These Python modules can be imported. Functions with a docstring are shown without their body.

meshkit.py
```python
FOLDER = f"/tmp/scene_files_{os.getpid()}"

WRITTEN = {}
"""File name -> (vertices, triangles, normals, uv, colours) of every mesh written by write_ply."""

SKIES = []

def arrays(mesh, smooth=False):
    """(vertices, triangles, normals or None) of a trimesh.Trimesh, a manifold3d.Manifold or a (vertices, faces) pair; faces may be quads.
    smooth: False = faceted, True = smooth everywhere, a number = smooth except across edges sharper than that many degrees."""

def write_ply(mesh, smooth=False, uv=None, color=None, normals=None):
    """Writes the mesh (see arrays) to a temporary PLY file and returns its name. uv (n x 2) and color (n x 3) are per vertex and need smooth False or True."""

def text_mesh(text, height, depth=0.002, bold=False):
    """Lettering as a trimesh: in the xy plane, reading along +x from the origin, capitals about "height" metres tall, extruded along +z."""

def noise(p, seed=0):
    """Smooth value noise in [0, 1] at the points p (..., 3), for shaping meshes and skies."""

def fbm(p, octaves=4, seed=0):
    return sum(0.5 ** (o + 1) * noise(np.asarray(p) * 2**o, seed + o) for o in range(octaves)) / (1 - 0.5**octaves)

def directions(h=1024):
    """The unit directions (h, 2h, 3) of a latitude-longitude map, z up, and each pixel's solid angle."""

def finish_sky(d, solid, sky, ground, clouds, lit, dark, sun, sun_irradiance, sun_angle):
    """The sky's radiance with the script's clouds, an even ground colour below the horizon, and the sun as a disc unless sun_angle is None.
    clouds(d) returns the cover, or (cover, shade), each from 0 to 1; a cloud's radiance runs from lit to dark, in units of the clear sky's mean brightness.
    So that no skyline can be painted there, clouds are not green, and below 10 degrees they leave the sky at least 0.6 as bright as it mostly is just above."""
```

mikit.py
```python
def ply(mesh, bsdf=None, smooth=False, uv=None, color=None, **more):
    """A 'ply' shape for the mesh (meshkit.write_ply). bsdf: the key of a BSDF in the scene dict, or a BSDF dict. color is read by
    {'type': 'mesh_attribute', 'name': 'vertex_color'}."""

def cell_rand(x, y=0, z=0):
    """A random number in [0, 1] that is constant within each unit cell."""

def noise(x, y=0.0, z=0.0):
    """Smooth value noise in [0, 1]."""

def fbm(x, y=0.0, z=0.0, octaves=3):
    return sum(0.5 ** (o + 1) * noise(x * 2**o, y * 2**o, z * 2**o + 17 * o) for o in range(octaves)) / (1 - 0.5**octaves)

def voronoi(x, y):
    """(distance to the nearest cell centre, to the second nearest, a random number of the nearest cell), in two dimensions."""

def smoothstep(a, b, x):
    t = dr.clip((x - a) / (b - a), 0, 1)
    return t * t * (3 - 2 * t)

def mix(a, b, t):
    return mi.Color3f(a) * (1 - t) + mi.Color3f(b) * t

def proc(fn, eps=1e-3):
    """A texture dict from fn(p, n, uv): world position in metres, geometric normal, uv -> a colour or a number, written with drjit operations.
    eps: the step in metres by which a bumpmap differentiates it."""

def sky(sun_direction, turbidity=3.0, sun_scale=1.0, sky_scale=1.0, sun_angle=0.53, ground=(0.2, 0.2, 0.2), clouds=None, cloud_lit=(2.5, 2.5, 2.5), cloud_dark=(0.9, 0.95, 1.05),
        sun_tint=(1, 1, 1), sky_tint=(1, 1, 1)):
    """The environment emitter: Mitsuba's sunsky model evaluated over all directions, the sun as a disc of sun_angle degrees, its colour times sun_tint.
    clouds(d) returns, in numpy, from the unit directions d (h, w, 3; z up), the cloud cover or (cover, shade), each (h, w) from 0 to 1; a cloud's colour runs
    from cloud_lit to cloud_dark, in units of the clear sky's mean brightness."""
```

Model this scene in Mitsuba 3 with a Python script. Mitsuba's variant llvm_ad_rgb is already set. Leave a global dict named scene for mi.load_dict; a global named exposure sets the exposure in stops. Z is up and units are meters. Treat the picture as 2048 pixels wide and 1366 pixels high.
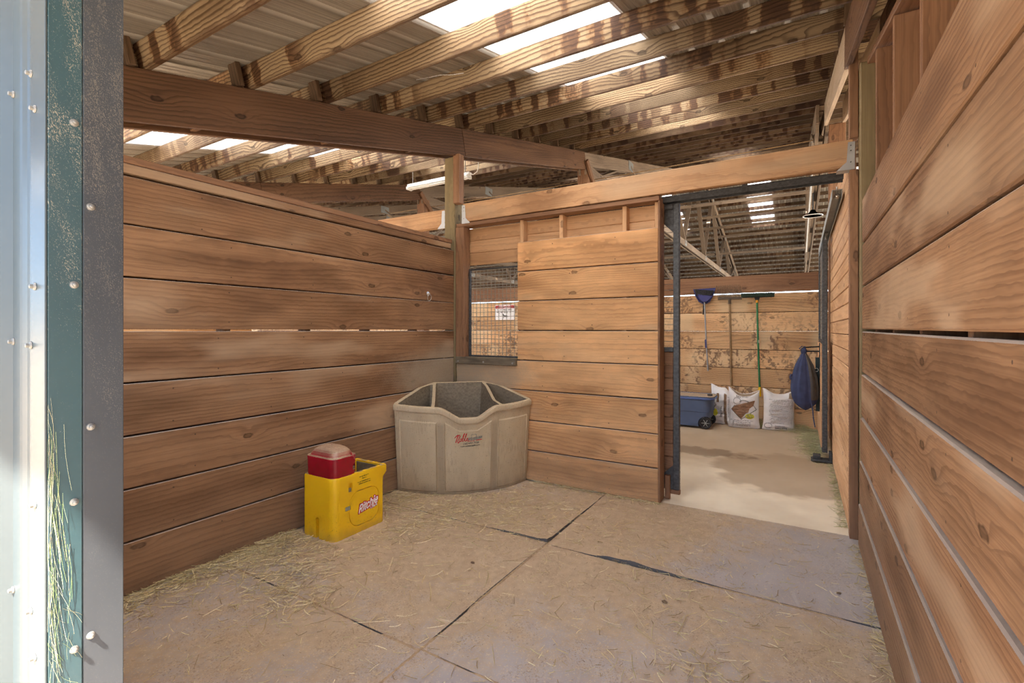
import math, random
import numpy as np, trimesh, shapely
import shapely.geometry as sg
import shapely.affinity as sa
import drjit as dr
import mitsuba as mi
import mikit, meshkit
from mikit import noise, fbm, voronoi, smoothstep, cell_rand, proc

T = mi.ScalarTransform4f


def mix(a, b, t):
    a, b = ([float(x) for x in c] if isinstance(c, (tuple, list)) else c for c in (a, b))
    return mikit.mix(a, b, t)


scene, labels = {}, {}
rng = np.random.default_rng(7)
random.seed(7)

# ---------------------------------------------------------------- camera, sky, sun, exposure
# the eye stands at the stall doorway; X runs along the back wall, Y into the barn, Z up
FOCAL, HEIGHT = 965.0, 1.452
YAW = math.atan2(577, 965)
LOOK = np.array([-math.sin(YAW), math.cos(YAW), 0])
scene['camera'] = {'type': 'perspective', 'fov': 2 * math.degrees(math.atan(1024 / FOCAL)), 'fov_axis': 'x',
                   'near_clip': 0.02, 'far_clip': 300.0, 'principal_point_offset_y': 23 / 1366,
                   'to_world': T().look_at(origin=[0, 0, HEIGHT], target=[LOOK[0], LOOK[1], HEIGHT], up=[0, 0, 1])}


def cloud(d):
    c = meshkit.fbm(d * np.array([3.0, 3.0, 6.0]) + 4.2, 4, 3)
    return np.clip((c - 0.42) * 4.0, 0, 1) * 0.75


scene['sky'] = mikit.sky([0.20, -0.62, 0.95], turbidity=3.0, sun_scale=1.8, sky_scale=1.0, ground=(0.36, 0.33, 0.28), clouds=cloud,
                         cloud_lit=(1.5, 1.7, 1.95), cloud_dark=(0.9, 1.0, 1.15), sun_angle=1.5,
                         sun_tint=(0.93, 1.0, 1.12), sky_tint=(0.94, 1.0, 1.08))
exposure = 3.85

# ---------------------------------------------------------------- helpers
used = {}


def numbered(name):
    n = used.get(name, 0)
    used[name] = n + 1
    return name if n == 0 else f'{name}_{n:03d}'


def thing(name, label, cat, group=None):
    k = numbered(name)
    labels[k] = {'label': label, 'category': cat}
    if group:
        labels[k]['group'] = group
    return k


def struct(name):
    k = numbered(name)
    labels[k] = {'kind': 'structure'}
    return k


def tag(k, label, cat, group=None, kind=None):
    labels[k] = {'label': label, 'category': cat}
    if group:
        labels[k]['group'] = group
    if kind:
        labels[k]['kind'] = kind


def obj(name, mesh, mat, parent=None, smooth=False, uv=None, color=None, label=None, kind=None):
    k = numbered((parent + '__' if parent else '') + name)
    scene[k] = mikit.ply(mesh, mat, smooth=smooth, uv=uv, color=color)
    if label or kind:
        labels[k] = {}
        if label:
            labels[k]['label'] = label
        if kind:
            labels[k]['kind'] = kind
    return k


def cat(ms):
    return trimesh.util.concatenate([m for m in ms])


# chamfered box with 24 vertices (3 per corner) so that every face carries its own uv
def _topology():
    v, own = [], []
    for s in np.ndindex(2, 2, 2):
        for ax in range(3):
            v.append([(1.0 if ax == k else 0.9) * (2 * s[k] - 1) for k in range(3)])
            own.append(ax)
    v = np.array(v)
    h = trimesh.convex.convex_hull(v)
    idx = [int(np.argmin(((v - q) ** 2).sum(1))) for q in h.vertices]
    return np.sign(v).astype(int), np.array(own), np.array(idx)[h.faces]


SGN, OWN, TOPO = _topology()


def frame(a, b=None):
    a = np.asarray(a, float)
    a = a / np.linalg.norm(a)
    if b is None:
        b = (0, 0, 1) if abs(a[2]) < 0.9 else (1, 0, 0)
    b = np.asarray(b, float)
    b = b - a * (a @ b)
    b /= np.linalg.norm(b)
    return a, b, np.cross(a, b)


def bx(size, ch=0.003):
    h = np.asarray(size, float) / 2
    ch = min(ch, h.min() * 0.7)
    v = SGN * h
    for k in range(3):
        m = OWN != k
        v[m, k] -= SGN[m, k] * ch
    return v


ID = [0]


def board(name, center, size, a, b, mat, parent, ch=0.003, off=None, rough=0.0):
    """A timber of size (length along a, width along b, thickness); uv in metres along and across, one id per timber."""
    a, b, c = frame(a, b)
    v = bx(size, ch)
    ID[0] += 1
    i = (ID[0] * 37) % 199
    off = rng.uniform(0, 40) if off is None else off
    hw = size[1] / 2
    u = v[:, 0] + off
    w = np.where(OWN == 1, SGN[:, 1] * hw + v[:, 2], v[:, 1])
    w = np.clip(w, -0.9, 0.9)
    uv = np.c_[u, w + 2 * i + 1]
    if rough:
        v = v + rng.normal(0, rough, v.shape) * np.array([0, 1, 1])
    p = np.asarray(center, float) + v[:, :1] * a + v[:, 1:2] * b + v[:, 2:] * c
    k = numbered(parent + '__' + name) if parent else numbered(name)
    scene[k] = mikit.ply(trimesh.Trimesh(p, TOPO, process=False), mat, uv=uv)
    return k


def span(name, lo, hi, mat, parent, along, across, **kw):
    """The same between two opposite corners; along and across are axis numbers."""
    lo, hi = np.minimum(lo, hi).astype(float), np.maximum(lo, hi).astype(float)
    e = np.eye(3)
    third = 3 - along - across
    s = hi - lo
    return board(name, (lo + hi) / 2, (s[along], s[across], s[third]), e[along], e[across], mat, parent, **kw)


def box(lo, hi, ch=0.002):
    lo, hi = np.minimum(lo, hi).astype(float), np.maximum(lo, hi).astype(float)
    return trimesh.Trimesh(bx(hi - lo, ch) + (lo + hi) / 2, TOPO, process=False)


def bar(p, q, w, t, up=(0, 0, 1), ch=0.001):
    p, q = np.asarray(p, float), np.asarray(q, float)
    a, b, c = frame(q - p, up if abs(np.dot((q - p) / np.linalg.norm(q - p), up)) < 0.98 else (1, 0, 0))
    v = bx((np.linalg.norm(q - p), w, t), ch)
    return trimesh.Trimesh((p + q) / 2 + v[:, :1] * a + v[:, 1:2] * b + v[:, 2:] * c, TOPO, process=False)


def tube(points, r, sides=8, closed=False, caps=True):
    p = np.asarray(points, float)
    n = len(p)
    t = np.roll(p, -1, 0) - np.roll(p, 1, 0) if closed else np.gradient(p, axis=0)
    t /= np.linalg.norm(t, axis=1, keepdims=True) + 1e-12
    ref = np.array([0, 0, 1.0]) if np.abs(t[:, 2]).max() < 0.95 else np.array([1.0, 0.13, 0])
    a = np.cross(t, ref)
    a /= np.linalg.norm(a, axis=1, keepdims=True) + 1e-12
    b = np.cross(t, a)
    ang = np.arange(sides) * 2 * np.pi / sides
    rr = np.broadcast_to(r, (n,))
    v = (p[:, None] + rr[:, None, None] * (np.cos(ang)[None, :, None] * a[:, None] + np.sin(ang)[None, :, None] * b[:, None])).reshape(-1, 3)
    f = []
    for i in range(n if closed else n - 1):
        for j in range(sides):
            q = [i * sides + j, i * sides + (j + 1) % sides, ((i + 1) % n) * sides + (j + 1) % sides, ((i + 1) % n) * sides + j]
            f += [[q[0], q[2], q[1]], [q[0], q[3], q[2]]]
    if caps and not closed:
        v = np.vstack([v, p[:1], p[-1:]])
        for j in range(sides):
            f += [[n * sides, j, (j + 1) % sides], [n * sides + 1, (n - 1) * sides + (j + 1) % sides, (n - 1) * sides + j]]
    m = trimesh.Trimesh(v, np.array(f)[:, ::-1], process=False)
    return m


def lathe(prof, sides=24):
    """prof: (r, z) pairs, around z."""
    prof = np.asarray(prof, float)
    ang = np.arange(sides) * 2 * np.pi / sides
    v = np.stack([np.outer(prof[:, 0], np.cos(ang)), np.outer(prof[:, 0], np.sin(ang)), np.repeat(prof[:, 1:], sides, 1)], -1).reshape(-1, 3)
    f = []
    for i in range(len(prof) - 1):
        for j in range(sides):
            q = [i * sides + j, i * sides + (j + 1) % sides, (i + 1) * sides + (j + 1) % sides, (i + 1) * sides + j]
            f += [[q[0], q[1], q[2]], [q[0], q[2], q[3]]]
    return trimesh.Trimesh(v, f, process=False)


def extrude(poly, h):
    parts = [g for g in getattr(poly, 'geoms', [poly]) if g.area > 1e-10]
    return cat([trimesh.creation.extrude_polygon(g, h, engine='earcut') for g in parts])


def orient(m, origin, ex, ey):
    """Local x, y, z of a flat thing to world: x along ex, y along ey, z along their cross product."""
    ex, ey = np.asarray(ex, float), np.asarray(ey, float)
    ez = np.cross(ex, ey)
    v = np.asarray(m.vertices)
    return trimesh.Trimesh(np.asarray(origin, float) + v[:, :1] * ex + v[:, 1:2] * ey + v[:, 2:] * ez, m.faces, process=False)


def rrect(x0, y0, x1, y1, r):
    return sg.box(x0 + r, y0 + r, x1 - r, y1 - r).buffer(r, quad_segs=6)


def grid_faces(n, m, closed=False):
    f = []
    for i in range(n - 1):
        for j in range(m if closed else m - 1):
            q = [i * m + j, i * m + (j + 1) % m, (i + 1) * m + (j + 1) % m, (i + 1) * m + j]
            f += [[q[0], q[1], q[2]], [q[0], q[2], q[3]]]
    return np.array(f)


def lettering(text, h, bold=False, slant=0.0, depth=0.0012, condense=1.0):
    m = meshkit.text_mesh(text, h, depth, bold)
    v = np.array(m.vertices)
    v[:, 0] = v[:, 0] * condense + slant * v[:, 1]
    v[:, 0] -= v[:, 0].min()
    return trimesh.Trimesh(v, m.faces, process=False)


# ---------------------------------------------------------------- materials
def flat(name, rgb, rough=0.5, metal=0.0, spec=0.5, two=False, vary=0.0, scale=8.0):
    col = {'type': 'rgb', 'value': list(rgb)}
    if vary:
        c = np.array(rgb)

        def fn(p, n, uv, c=c):
            s = fbm(p.x * scale, p.y * scale, p.z * scale, 3)
            return mix(tuple(c * (1 - vary)), tuple(np.minimum(c * (1 + vary), 0.95)), s)
        col = proc(fn)
    b = {'type': 'principled', 'base_color': col, 'roughness': rough, 'metallic': metal, 'specular': spec}
    scene[name] = {'type': 'twosided', 'bsdf': b} if two else b
    return name


def local(uv):
    i = dr.floor(uv.y * 0.5)
    return uv.x, uv.y - 2 * i - 1, i


def grain(uv, rings=26.0, knots=0.5):
    l, w, i = local(uv)
    r1, r2 = cell_rand(i, 1, 7), cell_rand(i, 5, 3)
    warp = fbm(l * 0.8 + r1 * 31, w * 5 + 9, i * 1.7, 2)
    d1, d2, kr = voronoi(l * 2.0 + i * 3.7, w * 4.6 + r2 * 9)
    pull = dr.exp(-d1 * d1 * 22) * dr.select(kr > 1 - knots, 1.0, 0.0)
    q = w * rings * (0.6 + 0.9 * r1) + 4.5 * warp + 1.7 * pull + 0.25 * noise(l * 30, w * 40, i)
    f = q - dr.floor(q)
    late = smoothstep(0.35, 0.9, f) * (1 - smoothstep(0.9, 1.0, f))
    fine = noise(l * 5, w * 330, i)
    knot = smoothstep(0.105, 0.065, d1 + 0.03 * noise(l * 60, w * 60, i)) * dr.select(kr > 1 - knots, 1.0, 0.0)
    tone = fbm(l * 1.4 + r2 * 17, w * 7, i, 2)
    return l, w, i, r1, r2, late, fine, knot, tone, d1


def wood(name, dark, mid, light, rings=26.0, knots=0.5, vary=0.35, stain=None, extra=None, rough=0.65, contrast=0.55, nails=False):
    def fn(p, n, uv):
        l, w, i, r1, r2, late, fine, knot, tone, d1k = grain(uv, rings, knots)
        c = mix(mid, light, dr.clip(0.62 * fine + 0.9 * (tone - 0.45), 0, 1))
        c = mix(c, dark, dr.clip(contrast * late + 0.75 * (0.5 - tone), 0, 0.9))
        c = mix(c, tuple(0.50 * np.array(dark)), knot * (0.62 + 0.3 * smoothstep(0.03, 0.07, d1k)))
        c = c * (1 - vary / 2 + vary * r2)
        if stain:
            c = stain(c, l, w, i, r1, r2)
        if nails:
            a = l * 1.64
            da = (a - dr.floor(a) - 0.5) / 1.64
            db = dr.abs(dr.abs(w) - 0.095)
            dot = 1 - smoothstep(0.0035, 0.0055, dr.sqrt(da * da + db * db))
            c = mix(c, (0.06, 0.035, 0.025), 0.8 * dot)
        if extra:
            c = extra(c, p, n)
        return c
    scene[name] = {'type': 'principled', 'base_color': proc(fn), 'roughness': rough, 'specular': 0.3}
    return name


def drips(c, l, w, i, r1, r2, f=17.0):
    """dark runs that soaked down from the upper edge, in groups"""
    m = smoothstep(0.36, 0.58, noise(l * 1.5 + 7 * r1, i * 7.7))
    lw = l + 0.030 * (noise(l * 30 + r2 * 9, w * 26, i) - 0.5) + 0.012 * (noise(l * 110, w * 95, i) - 0.5)
    reach = noise(lw * f * 0.9 + r2 * 30, i * 1.3)
    down = smoothstep(-0.085, 0.01, w + 0.12 * reach)
    s = noise(lw * f + r1 * 40, i * 3.1) * (0.35 + 0.65 * down) + 0.16 * (noise(l * 75, w * 48, i) - 0.5)
    halo = smoothstep(0.38, 0.62, s) * m
    core = smoothstep(0.52, 0.72, s) * m * (0.55 + 0.45 * noise(l * 8, w * 300, i))
    c = mix(c, c * mi.Color3f(0.62, 0.42, 0.27), 0.85 * halo)
    c = mix(c, (0.045, 0.020, 0.014), 0.88 * core)
    low = smoothstep(-0.040, -0.066, w + 0.014 * noise(l * 14, i, 3))
    age = smoothstep(0.35, 0.65, fbm(l * 0.7 + r1 * 20, w * 3, i * 2.2, 2))
    c = c * (0.62 + 0.38 * age)
    return mix(c, (0.085, 0.045, 0.024), 0.7 * low)


def blotch(c, l, w, i, r1, r2):
    m = smoothstep(0.40, 0.62, noise(l * 2.6 + 11 * r1, w * 3, i * 5.3))
    lw = l + 0.05 * (fbm(l * 18, w * 22, i, 2) - 0.5)
    ww = w + 0.05 * (fbm(l * 18 + 40, w * 22, i, 2) - 0.5)
    s = 0.55 * noise(lw * 17 + r2 * 40, ww * 9, i * 2.3) + 0.45 * noise(lw * 46, ww * 40, i)
    halo = smoothstep(0.46, 0.60, s) * m
    core = smoothstep(0.58, 0.66, s) * m
    pale = smoothstep(0.50, 0.75, noise(l * 2.3 + r1 * 9, w * 2, i))
    c = mix(c, (0.74, 0.58, 0.37), 0.50 * pale)
    c = mix(c, (0.30, 0.145, 0.065), 0.55 * halo)
    return mix(c, (0.085, 0.052, 0.040), 0.62 * core * (0.5 + 0.5 * noise(l * 60, w * 90, i)))


def worn(c, l, w, i, r1, r2):
    a = fbm(l * 1.3 + r1 * 50, w * 4.5 + 3, i * 1.9, 3)
    b = fbm(l * 6 + r2 * 50, w * 11, i * 0.7, 3)
    c = c * (0.80 + 0.42 * b)
    c = mix(c, (0.47, 0.335, 0.215), 0.50 * smoothstep(0.52, 0.74, a))
    return mix(c, c * mi.Color3f(0.60, 0.55, 0.52), 0.65 * smoothstep(0.47, 0.30, a))


def dirt_and_ledge_light(c, p, n):
    """grey dust caked in the corner above the feeder, splashes low on the boards, and light painted on upward ledges"""
    a, b = p.x + 3.155, 4.10 - p.y
    along = dr.maximum(a, b)
    low = dr.abs(p.z - 1.02) * 1.9
    wob = 0.35 * fbm(p.x * 5, p.y * 5, p.z * 5, 3)
    d = dr.sqrt(dr.square(along * 0.62) + dr.square(low)) + wob
    inside = dr.select((a < 2.2) & (b < 2.2) & (p.y < 4.2) & (a > -0.2), 1.0, 0.0)
    spot = noise(p.x * 120, p.y * 120, p.z * 120)
    dust = (1 - smoothstep(0.38, 0.95, d)) * inside
    c = mix(c, (0.34, 0.27, 0.19), dr.clip(0.92 * dust - 0.25 * spot, 0, 1))
    up = smoothstep(1.1, 0.05, p.z + 0.5 * fbm(p.x * 3, p.y * 3, p.z * 3, 2))
    c = mix(c, (0.27, 0.19, 0.13), 0.45 * up * (0.4 + 0.6 * spot))
    return mix(c, (0.40, 0.36, 0.32), 0.65 * smoothstep(0.3, 0.8, n.z))  # upward faces paled in colour, in place of light catching the ledges


wood('stall_wood', (0.120, 0.056, 0.027), (0.210, 0.108, 0.053), (0.300, 0.172, 0.092), stain=worn, extra=dirt_and_ledge_light, nails=True, vary=0.30, contrast=0.48, rings=36, knots=0.35)
wood('back_wood', (0.32, 0.150, 0.060), (0.54, 0.285, 0.125), (0.68, 0.405, 0.200), stain=worn, extra=dirt_and_ledge_light, nails=True, vary=0.16, contrast=0.42, rings=30, knots=0.3)
wood('frame_wood', (0.135, 0.066, 0.036), (0.225, 0.116, 0.062), (0.31, 0.172, 0.096), vary=0.25, contrast=0.45)
wood('beam_wood', (0.050, 0.023, 0.011), (0.110, 0.053, 0.025), (0.185, 0.096, 0.047), vary=0.15, contrast=0.55, rings=30)
wood('weathered_wood', (0.24, 0.170, 0.115), (0.38, 0.29, 0.205), (0.48, 0.38, 0.285), contrast=0.35, vary=0.1, knots=0.2)
wood('dark_wood', (0.040, 0.024, 0.014), (0.095, 0.055, 0.030), (0.155, 0.098, 0.055), vary=0.3, contrast=0.5)
wood('header_wood', (0.28, 0.130, 0.058), (0.43, 0.235, 0.115), (0.55, 0.355, 0.205), rings=12, vary=0.1, contrast=0.4, knots=0.35, stain=worn)
wood('light_wood', (0.34, 0.175, 0.085), (0.50, 0.285, 0.145), (0.63, 0.40, 0.23), rings=16, vary=0.14, contrast=0.35, knots=0.3)
wood('treated_wood', (0.13, 0.098, 0.050), (0.215, 0.165, 0.085), (0.30, 0.235, 0.130), rings=14, vary=0.1, contrast=0.25, knots=0.2)
wood('purlin_wood', (0.095, 0.052, 0.026), (0.280, 0.190, 0.105), (0.42, 0.315, 0.195), stain=drips, contrast=0.95, knots=0.7, rings=40, vary=0.3)
wood('arena_purlin_wood', (0.08, 0.045, 0.026), (0.150, 0.096, 0.056), (0.22, 0.15, 0.092), stain=drips, contrast=0.4, knots=0.1, rings=10)
wood('far_wood', (0.34, 0.180, 0.085), (0.62, 0.37, 0.185), (0.78, 0.53, 0.30), stain=blotch, contrast=0.5, knots=0.5)
wood('grey_wood', (0.12, 0.086, 0.060), (0.205, 0.150, 0.104), (0.30, 0.228, 0.164), contrast=0.35, vary=0.3, knots=0.2)


def fibres(name, rgb, rgb2, rough, metal, specks, spec=0.5, coat=0.0, two=True):
    def fn(p, n, uv):
        s = fbm(p.x * 6, p.y * 6, p.z * 3, 3)
        c = mix(rgb, rgb2, s)
        dens = smoothstep(1.3, 2.1, p.z + 0.5 * noise(p.x * 3, p.y * 30, p.z * 6))
        patch = fbm(p.y * 60 + p.z * 9, p.z * 16, 3, 3)
        sp = smoothstep(0.66, 0.80, noise(p.y * 1500 + p.z * 640, p.z * 430 - p.y * 380, p.x * 300) * 0.75 + 0.36 * patch * (0.35 + 0.65 * dens))
        return mix(c, (0.46, 0.40, 0.31), specks * sp * (0.25 + 0.75 * dens))
    b = {'type': 'principled', 'base_color': proc(fn), 'roughness': rough, 'metallic': metal, 'specular': spec, 'clearcoat': coat, 'clearcoat_gloss': 0.8}
    scene[name] = {'type': 'twosided', 'bsdf': b} if two else b


fibres('teal_paint', (0.026, 0.066, 0.080), (0.046, 0.100, 0.115), 0.32, 0.0, 0.7, spec=0.7, coat=0.6)
fibres('siding_paint', (0.040, 0.058, 0.066), (0.075, 0.092, 0.100), 0.34, 0.0, 0.0, spec=0.75, coat=0.5)
fibres('jamb_grey', (0.062, 0.072, 0.086), (0.105, 0.118, 0.134), 0.38, 0.35, 0.35, spec=0.6)
fibres('galvanised', (0.45, 0.46, 0.47), (0.60, 0.61, 0.62), 0.42, 0.55, 0.0)
flat('screw_grey', (0.30, 0.29, 0.27), 0.45, 0.5)


def roof_fn(p, n, uv):
    """grime on the flats of the sheets in streaks along them; the hollow ribs stayed paler"""
    q = (p.x + 1.9145) / 0.2286
    d = dr.abs(q - dr.floor(q + 0.5)) * 0.2286
    rib = 1 - smoothstep(0.018, 0.030, d)
    s = 0.6 * noise(p.x * 110, p.y * 0.6, 1) + 0.4 * noise(p.x * 320, p.y * 1.2, 2)
    c = mix((0.165, 0.145, 0.118), (0.31, 0.280, 0.238), s)
    c = mix(c, (0.44, 0.41, 0.36), 0.85 * rib)
    edge = smoothstep(0.026, 0.032, d) * (1 - smoothstep(0.034, 0.044, d))
    return mix(c, (0.20, 0.17, 0.135), 0.6 * edge)


scene['roof_metal'] = {'type': 'twosided', 'bsdf': {'type': 'principled', 'base_color': proc(roof_fn), 'roughness': 0.45, 'metallic': 0.0, 'specular': 0.5}}
scene['skylight'] = {'type': 'principledthin', 'base_color': {'type': 'rgb', 'value': [0.86, 0.88, 0.90]}, 'roughness': 0.6, 'diff_trans': 1.25, 'spec_trans': 0.0, 'eta': 1.45}
flat('steel_dark', (0.075, 0.078, 0.082), 0.5, 0.5, vary=0.5, scale=60)
flat('steel_wire', (0.25, 0.23, 0.20), 0.5, 0.6)
flat('plate_grey', (0.33, 0.34, 0.33), 0.5, 0.4, vary=0.2)
flat('white_enamel', (0.78, 0.78, 0.76), 0.35)
flat('black_plastic', (0.022, 0.022, 0.024), 0.5)
flat('chrome', (0.62, 0.60, 0.57), 0.22, 1.0)


def mat_fn(p, n, uv):
    """violet-grey rubber under trodden tan dust"""
    wx, wy = p.x + 0.25 * fbm(p.x * 2, p.y * 2, 7, 2), p.y + 0.25 * fbm(p.x * 2, p.y * 2, 8, 2)
    rub = mix((0.335, 0.298, 0.292), (0.420, 0.380, 0.378), fbm(p.x * 5, p.y * 5, 1.0, 3))
    scratch = smoothstep(0.62, 0.8, noise(p.x * 46 + p.y * 11, p.y * 5 - p.x * 2, 3)) * smoothstep(0.4, 0.7, noise(p.x * 3, p.y * 3, 2))
    rub = mix(rub, (0.46, 0.43, 0.42), 0.4 * scratch)
    big = fbm(wx * 1.1 + 3.1, wy * 1.1 + 1.7, 2.0, 3)
    fine = fbm(p.x * 12, p.y * 12, 5, 3)
    grit = noise(p.x * 170, p.y * 170, 6)
    zone = 0.30 * smoothstep(1.2, 2.8, p.y) + 0.10 * smoothstep(-0.9, -2.4, p.x) - 0.30 * smoothstep(-1.2, -0.2, p.x) * smoothstep(2.85, 3.05, p.y)
    d = smoothstep(0.38, 0.74, 0.62 * big + 0.26 * fine + 0.14 * grit + zone - 0.09)
    dust = mix((0.385, 0.270, 0.170), (0.50, 0.375, 0.250), fbm(p.x * 30, p.y * 30, 4, 3))
    c = mix(rub, dust, 0.90 * d + 0.06)
    crumbs = smoothstep(0.48, 0.62, noise(p.x * 6 + 3, p.y * 6, 9))
    c = mix(c, (0.21, 0.135, 0.08), 0.38 * smoothstep(0.66, 0.86, noise(p.x * 170, p.y * 170, 11)) * crumbs)
    c = mix(c, (0.62, 0.50, 0.32), 0.45 * smoothstep(0.78, 0.88, noise(p.x * 210 + 60, p.y * 210, 8)))
    return dr.select(n.z < 0.4, mi.Color3f(0.105, 0.102, 0.106), c)


scene['mat_rubber'] = {'type': 'principled', 'base_color': proc(mat_fn), 'roughness': 0.62, 'specular': 0.35}
flat('mat_side', (0.055, 0.055, 0.060), 0.8)


def concrete_fn(p, n, uv):
    a = fbm(p.x * 4, p.y * 4, 1, 4)
    c = mix((0.60, 0.50, 0.37), (0.78, 0.69, 0.54), a)
    far = smoothstep(5.6, 6.6, p.y + 0.6 * fbm(p.x * 1.6, p.y * 1.6, 3, 3))
    c = mix(c, (0.36, 0.255, 0.16), 0.75 * far)
    blob = smoothstep(0.62, 0.50, dr.sqrt(dr.square((p.x + 0.12) * 0.85) + dr.square((p.y - 5.65) * 0.75)) + 0.25 * (fbm(p.x * 5, p.y * 5, 7, 3) - 0.5))
    c = mix(c, (0.31, 0.215, 0.13), 0.6 * blob)
    w = smoothstep(0.5, 0.3, dr.sqrt(dr.square((p.x + 1.05) * 0.7) + dr.square((p.y - 6.15) * 2.0)) + 0.4 * (fbm(p.x * 9, p.y * 9, 2, 3) - 0.5))
    return mix(c, (0.17, 0.11, 0.065), 0.65 * w)


scene['concrete'] = {'type': 'principled', 'base_color': proc(concrete_fn), 'roughness': 0.75, 'specular': 0.3}


def ground_fn(p, n, uv):
    return mix((0.30, 0.25, 0.19), (0.44, 0.38, 0.30), fbm(p.x * 2, p.y * 2, 1, 4))


scene['earth'] = {'type': 'principled', 'base_color': proc(ground_fn), 'roughness': 0.9, 'specular': 0.1}


def feeder_fn(p, n, uv):
    a = fbm(p.x * 9, p.y * 9, p.z * 3, 3)
    c = mix((0.42, 0.325, 0.205), (0.56, 0.455, 0.305), a)
    streak = noise(p.x * 190, p.y * 190, p.z * 14)
    c = mix(c, (0.27, 0.185, 0.115), 0.35 * smoothstep(0.45, 0.9, streak) * smoothstep(0.3, 0.7, fbm(p.x * 7, p.y * 7, p.z * 5, 2)))
    t = dr.atan2(p.x + 3.151, 4.094 - p.y) * (180 / math.pi)
    groove = smoothstep(3.2, 1.2, dr.abs(dr.abs(t - 45) - 15.5)) * smoothstep(0.66, 0.60, p.z) * dr.select(n.z < 0.5, 1.0, 0.0)
    c = mix(c, (0.20, 0.135, 0.085), 0.55 * groove * (0.5 + 0.5 * a))
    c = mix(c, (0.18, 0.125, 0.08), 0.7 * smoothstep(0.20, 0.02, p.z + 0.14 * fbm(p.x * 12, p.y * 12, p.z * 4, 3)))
    return mix(c, (0.15, 0.105, 0.07), 0.5 * smoothstep(0.80, 0.90, noise(p.x * 190, p.y * 190, p.z * 140)))


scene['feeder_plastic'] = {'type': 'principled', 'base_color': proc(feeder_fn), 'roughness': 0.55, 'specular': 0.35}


def basin_fn(p, n, uv):
    return mix((0.12, 0.092, 0.060), (0.26, 0.205, 0.140), fbm(p.x * 60, p.y * 60, p.z * 60, 3))


scene['basin_plastic'] = {'type': 'twosided', 'bsdf': {'type': 'principled', 'base_color': proc(basin_fn), 'roughness': 0.6}}


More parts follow.
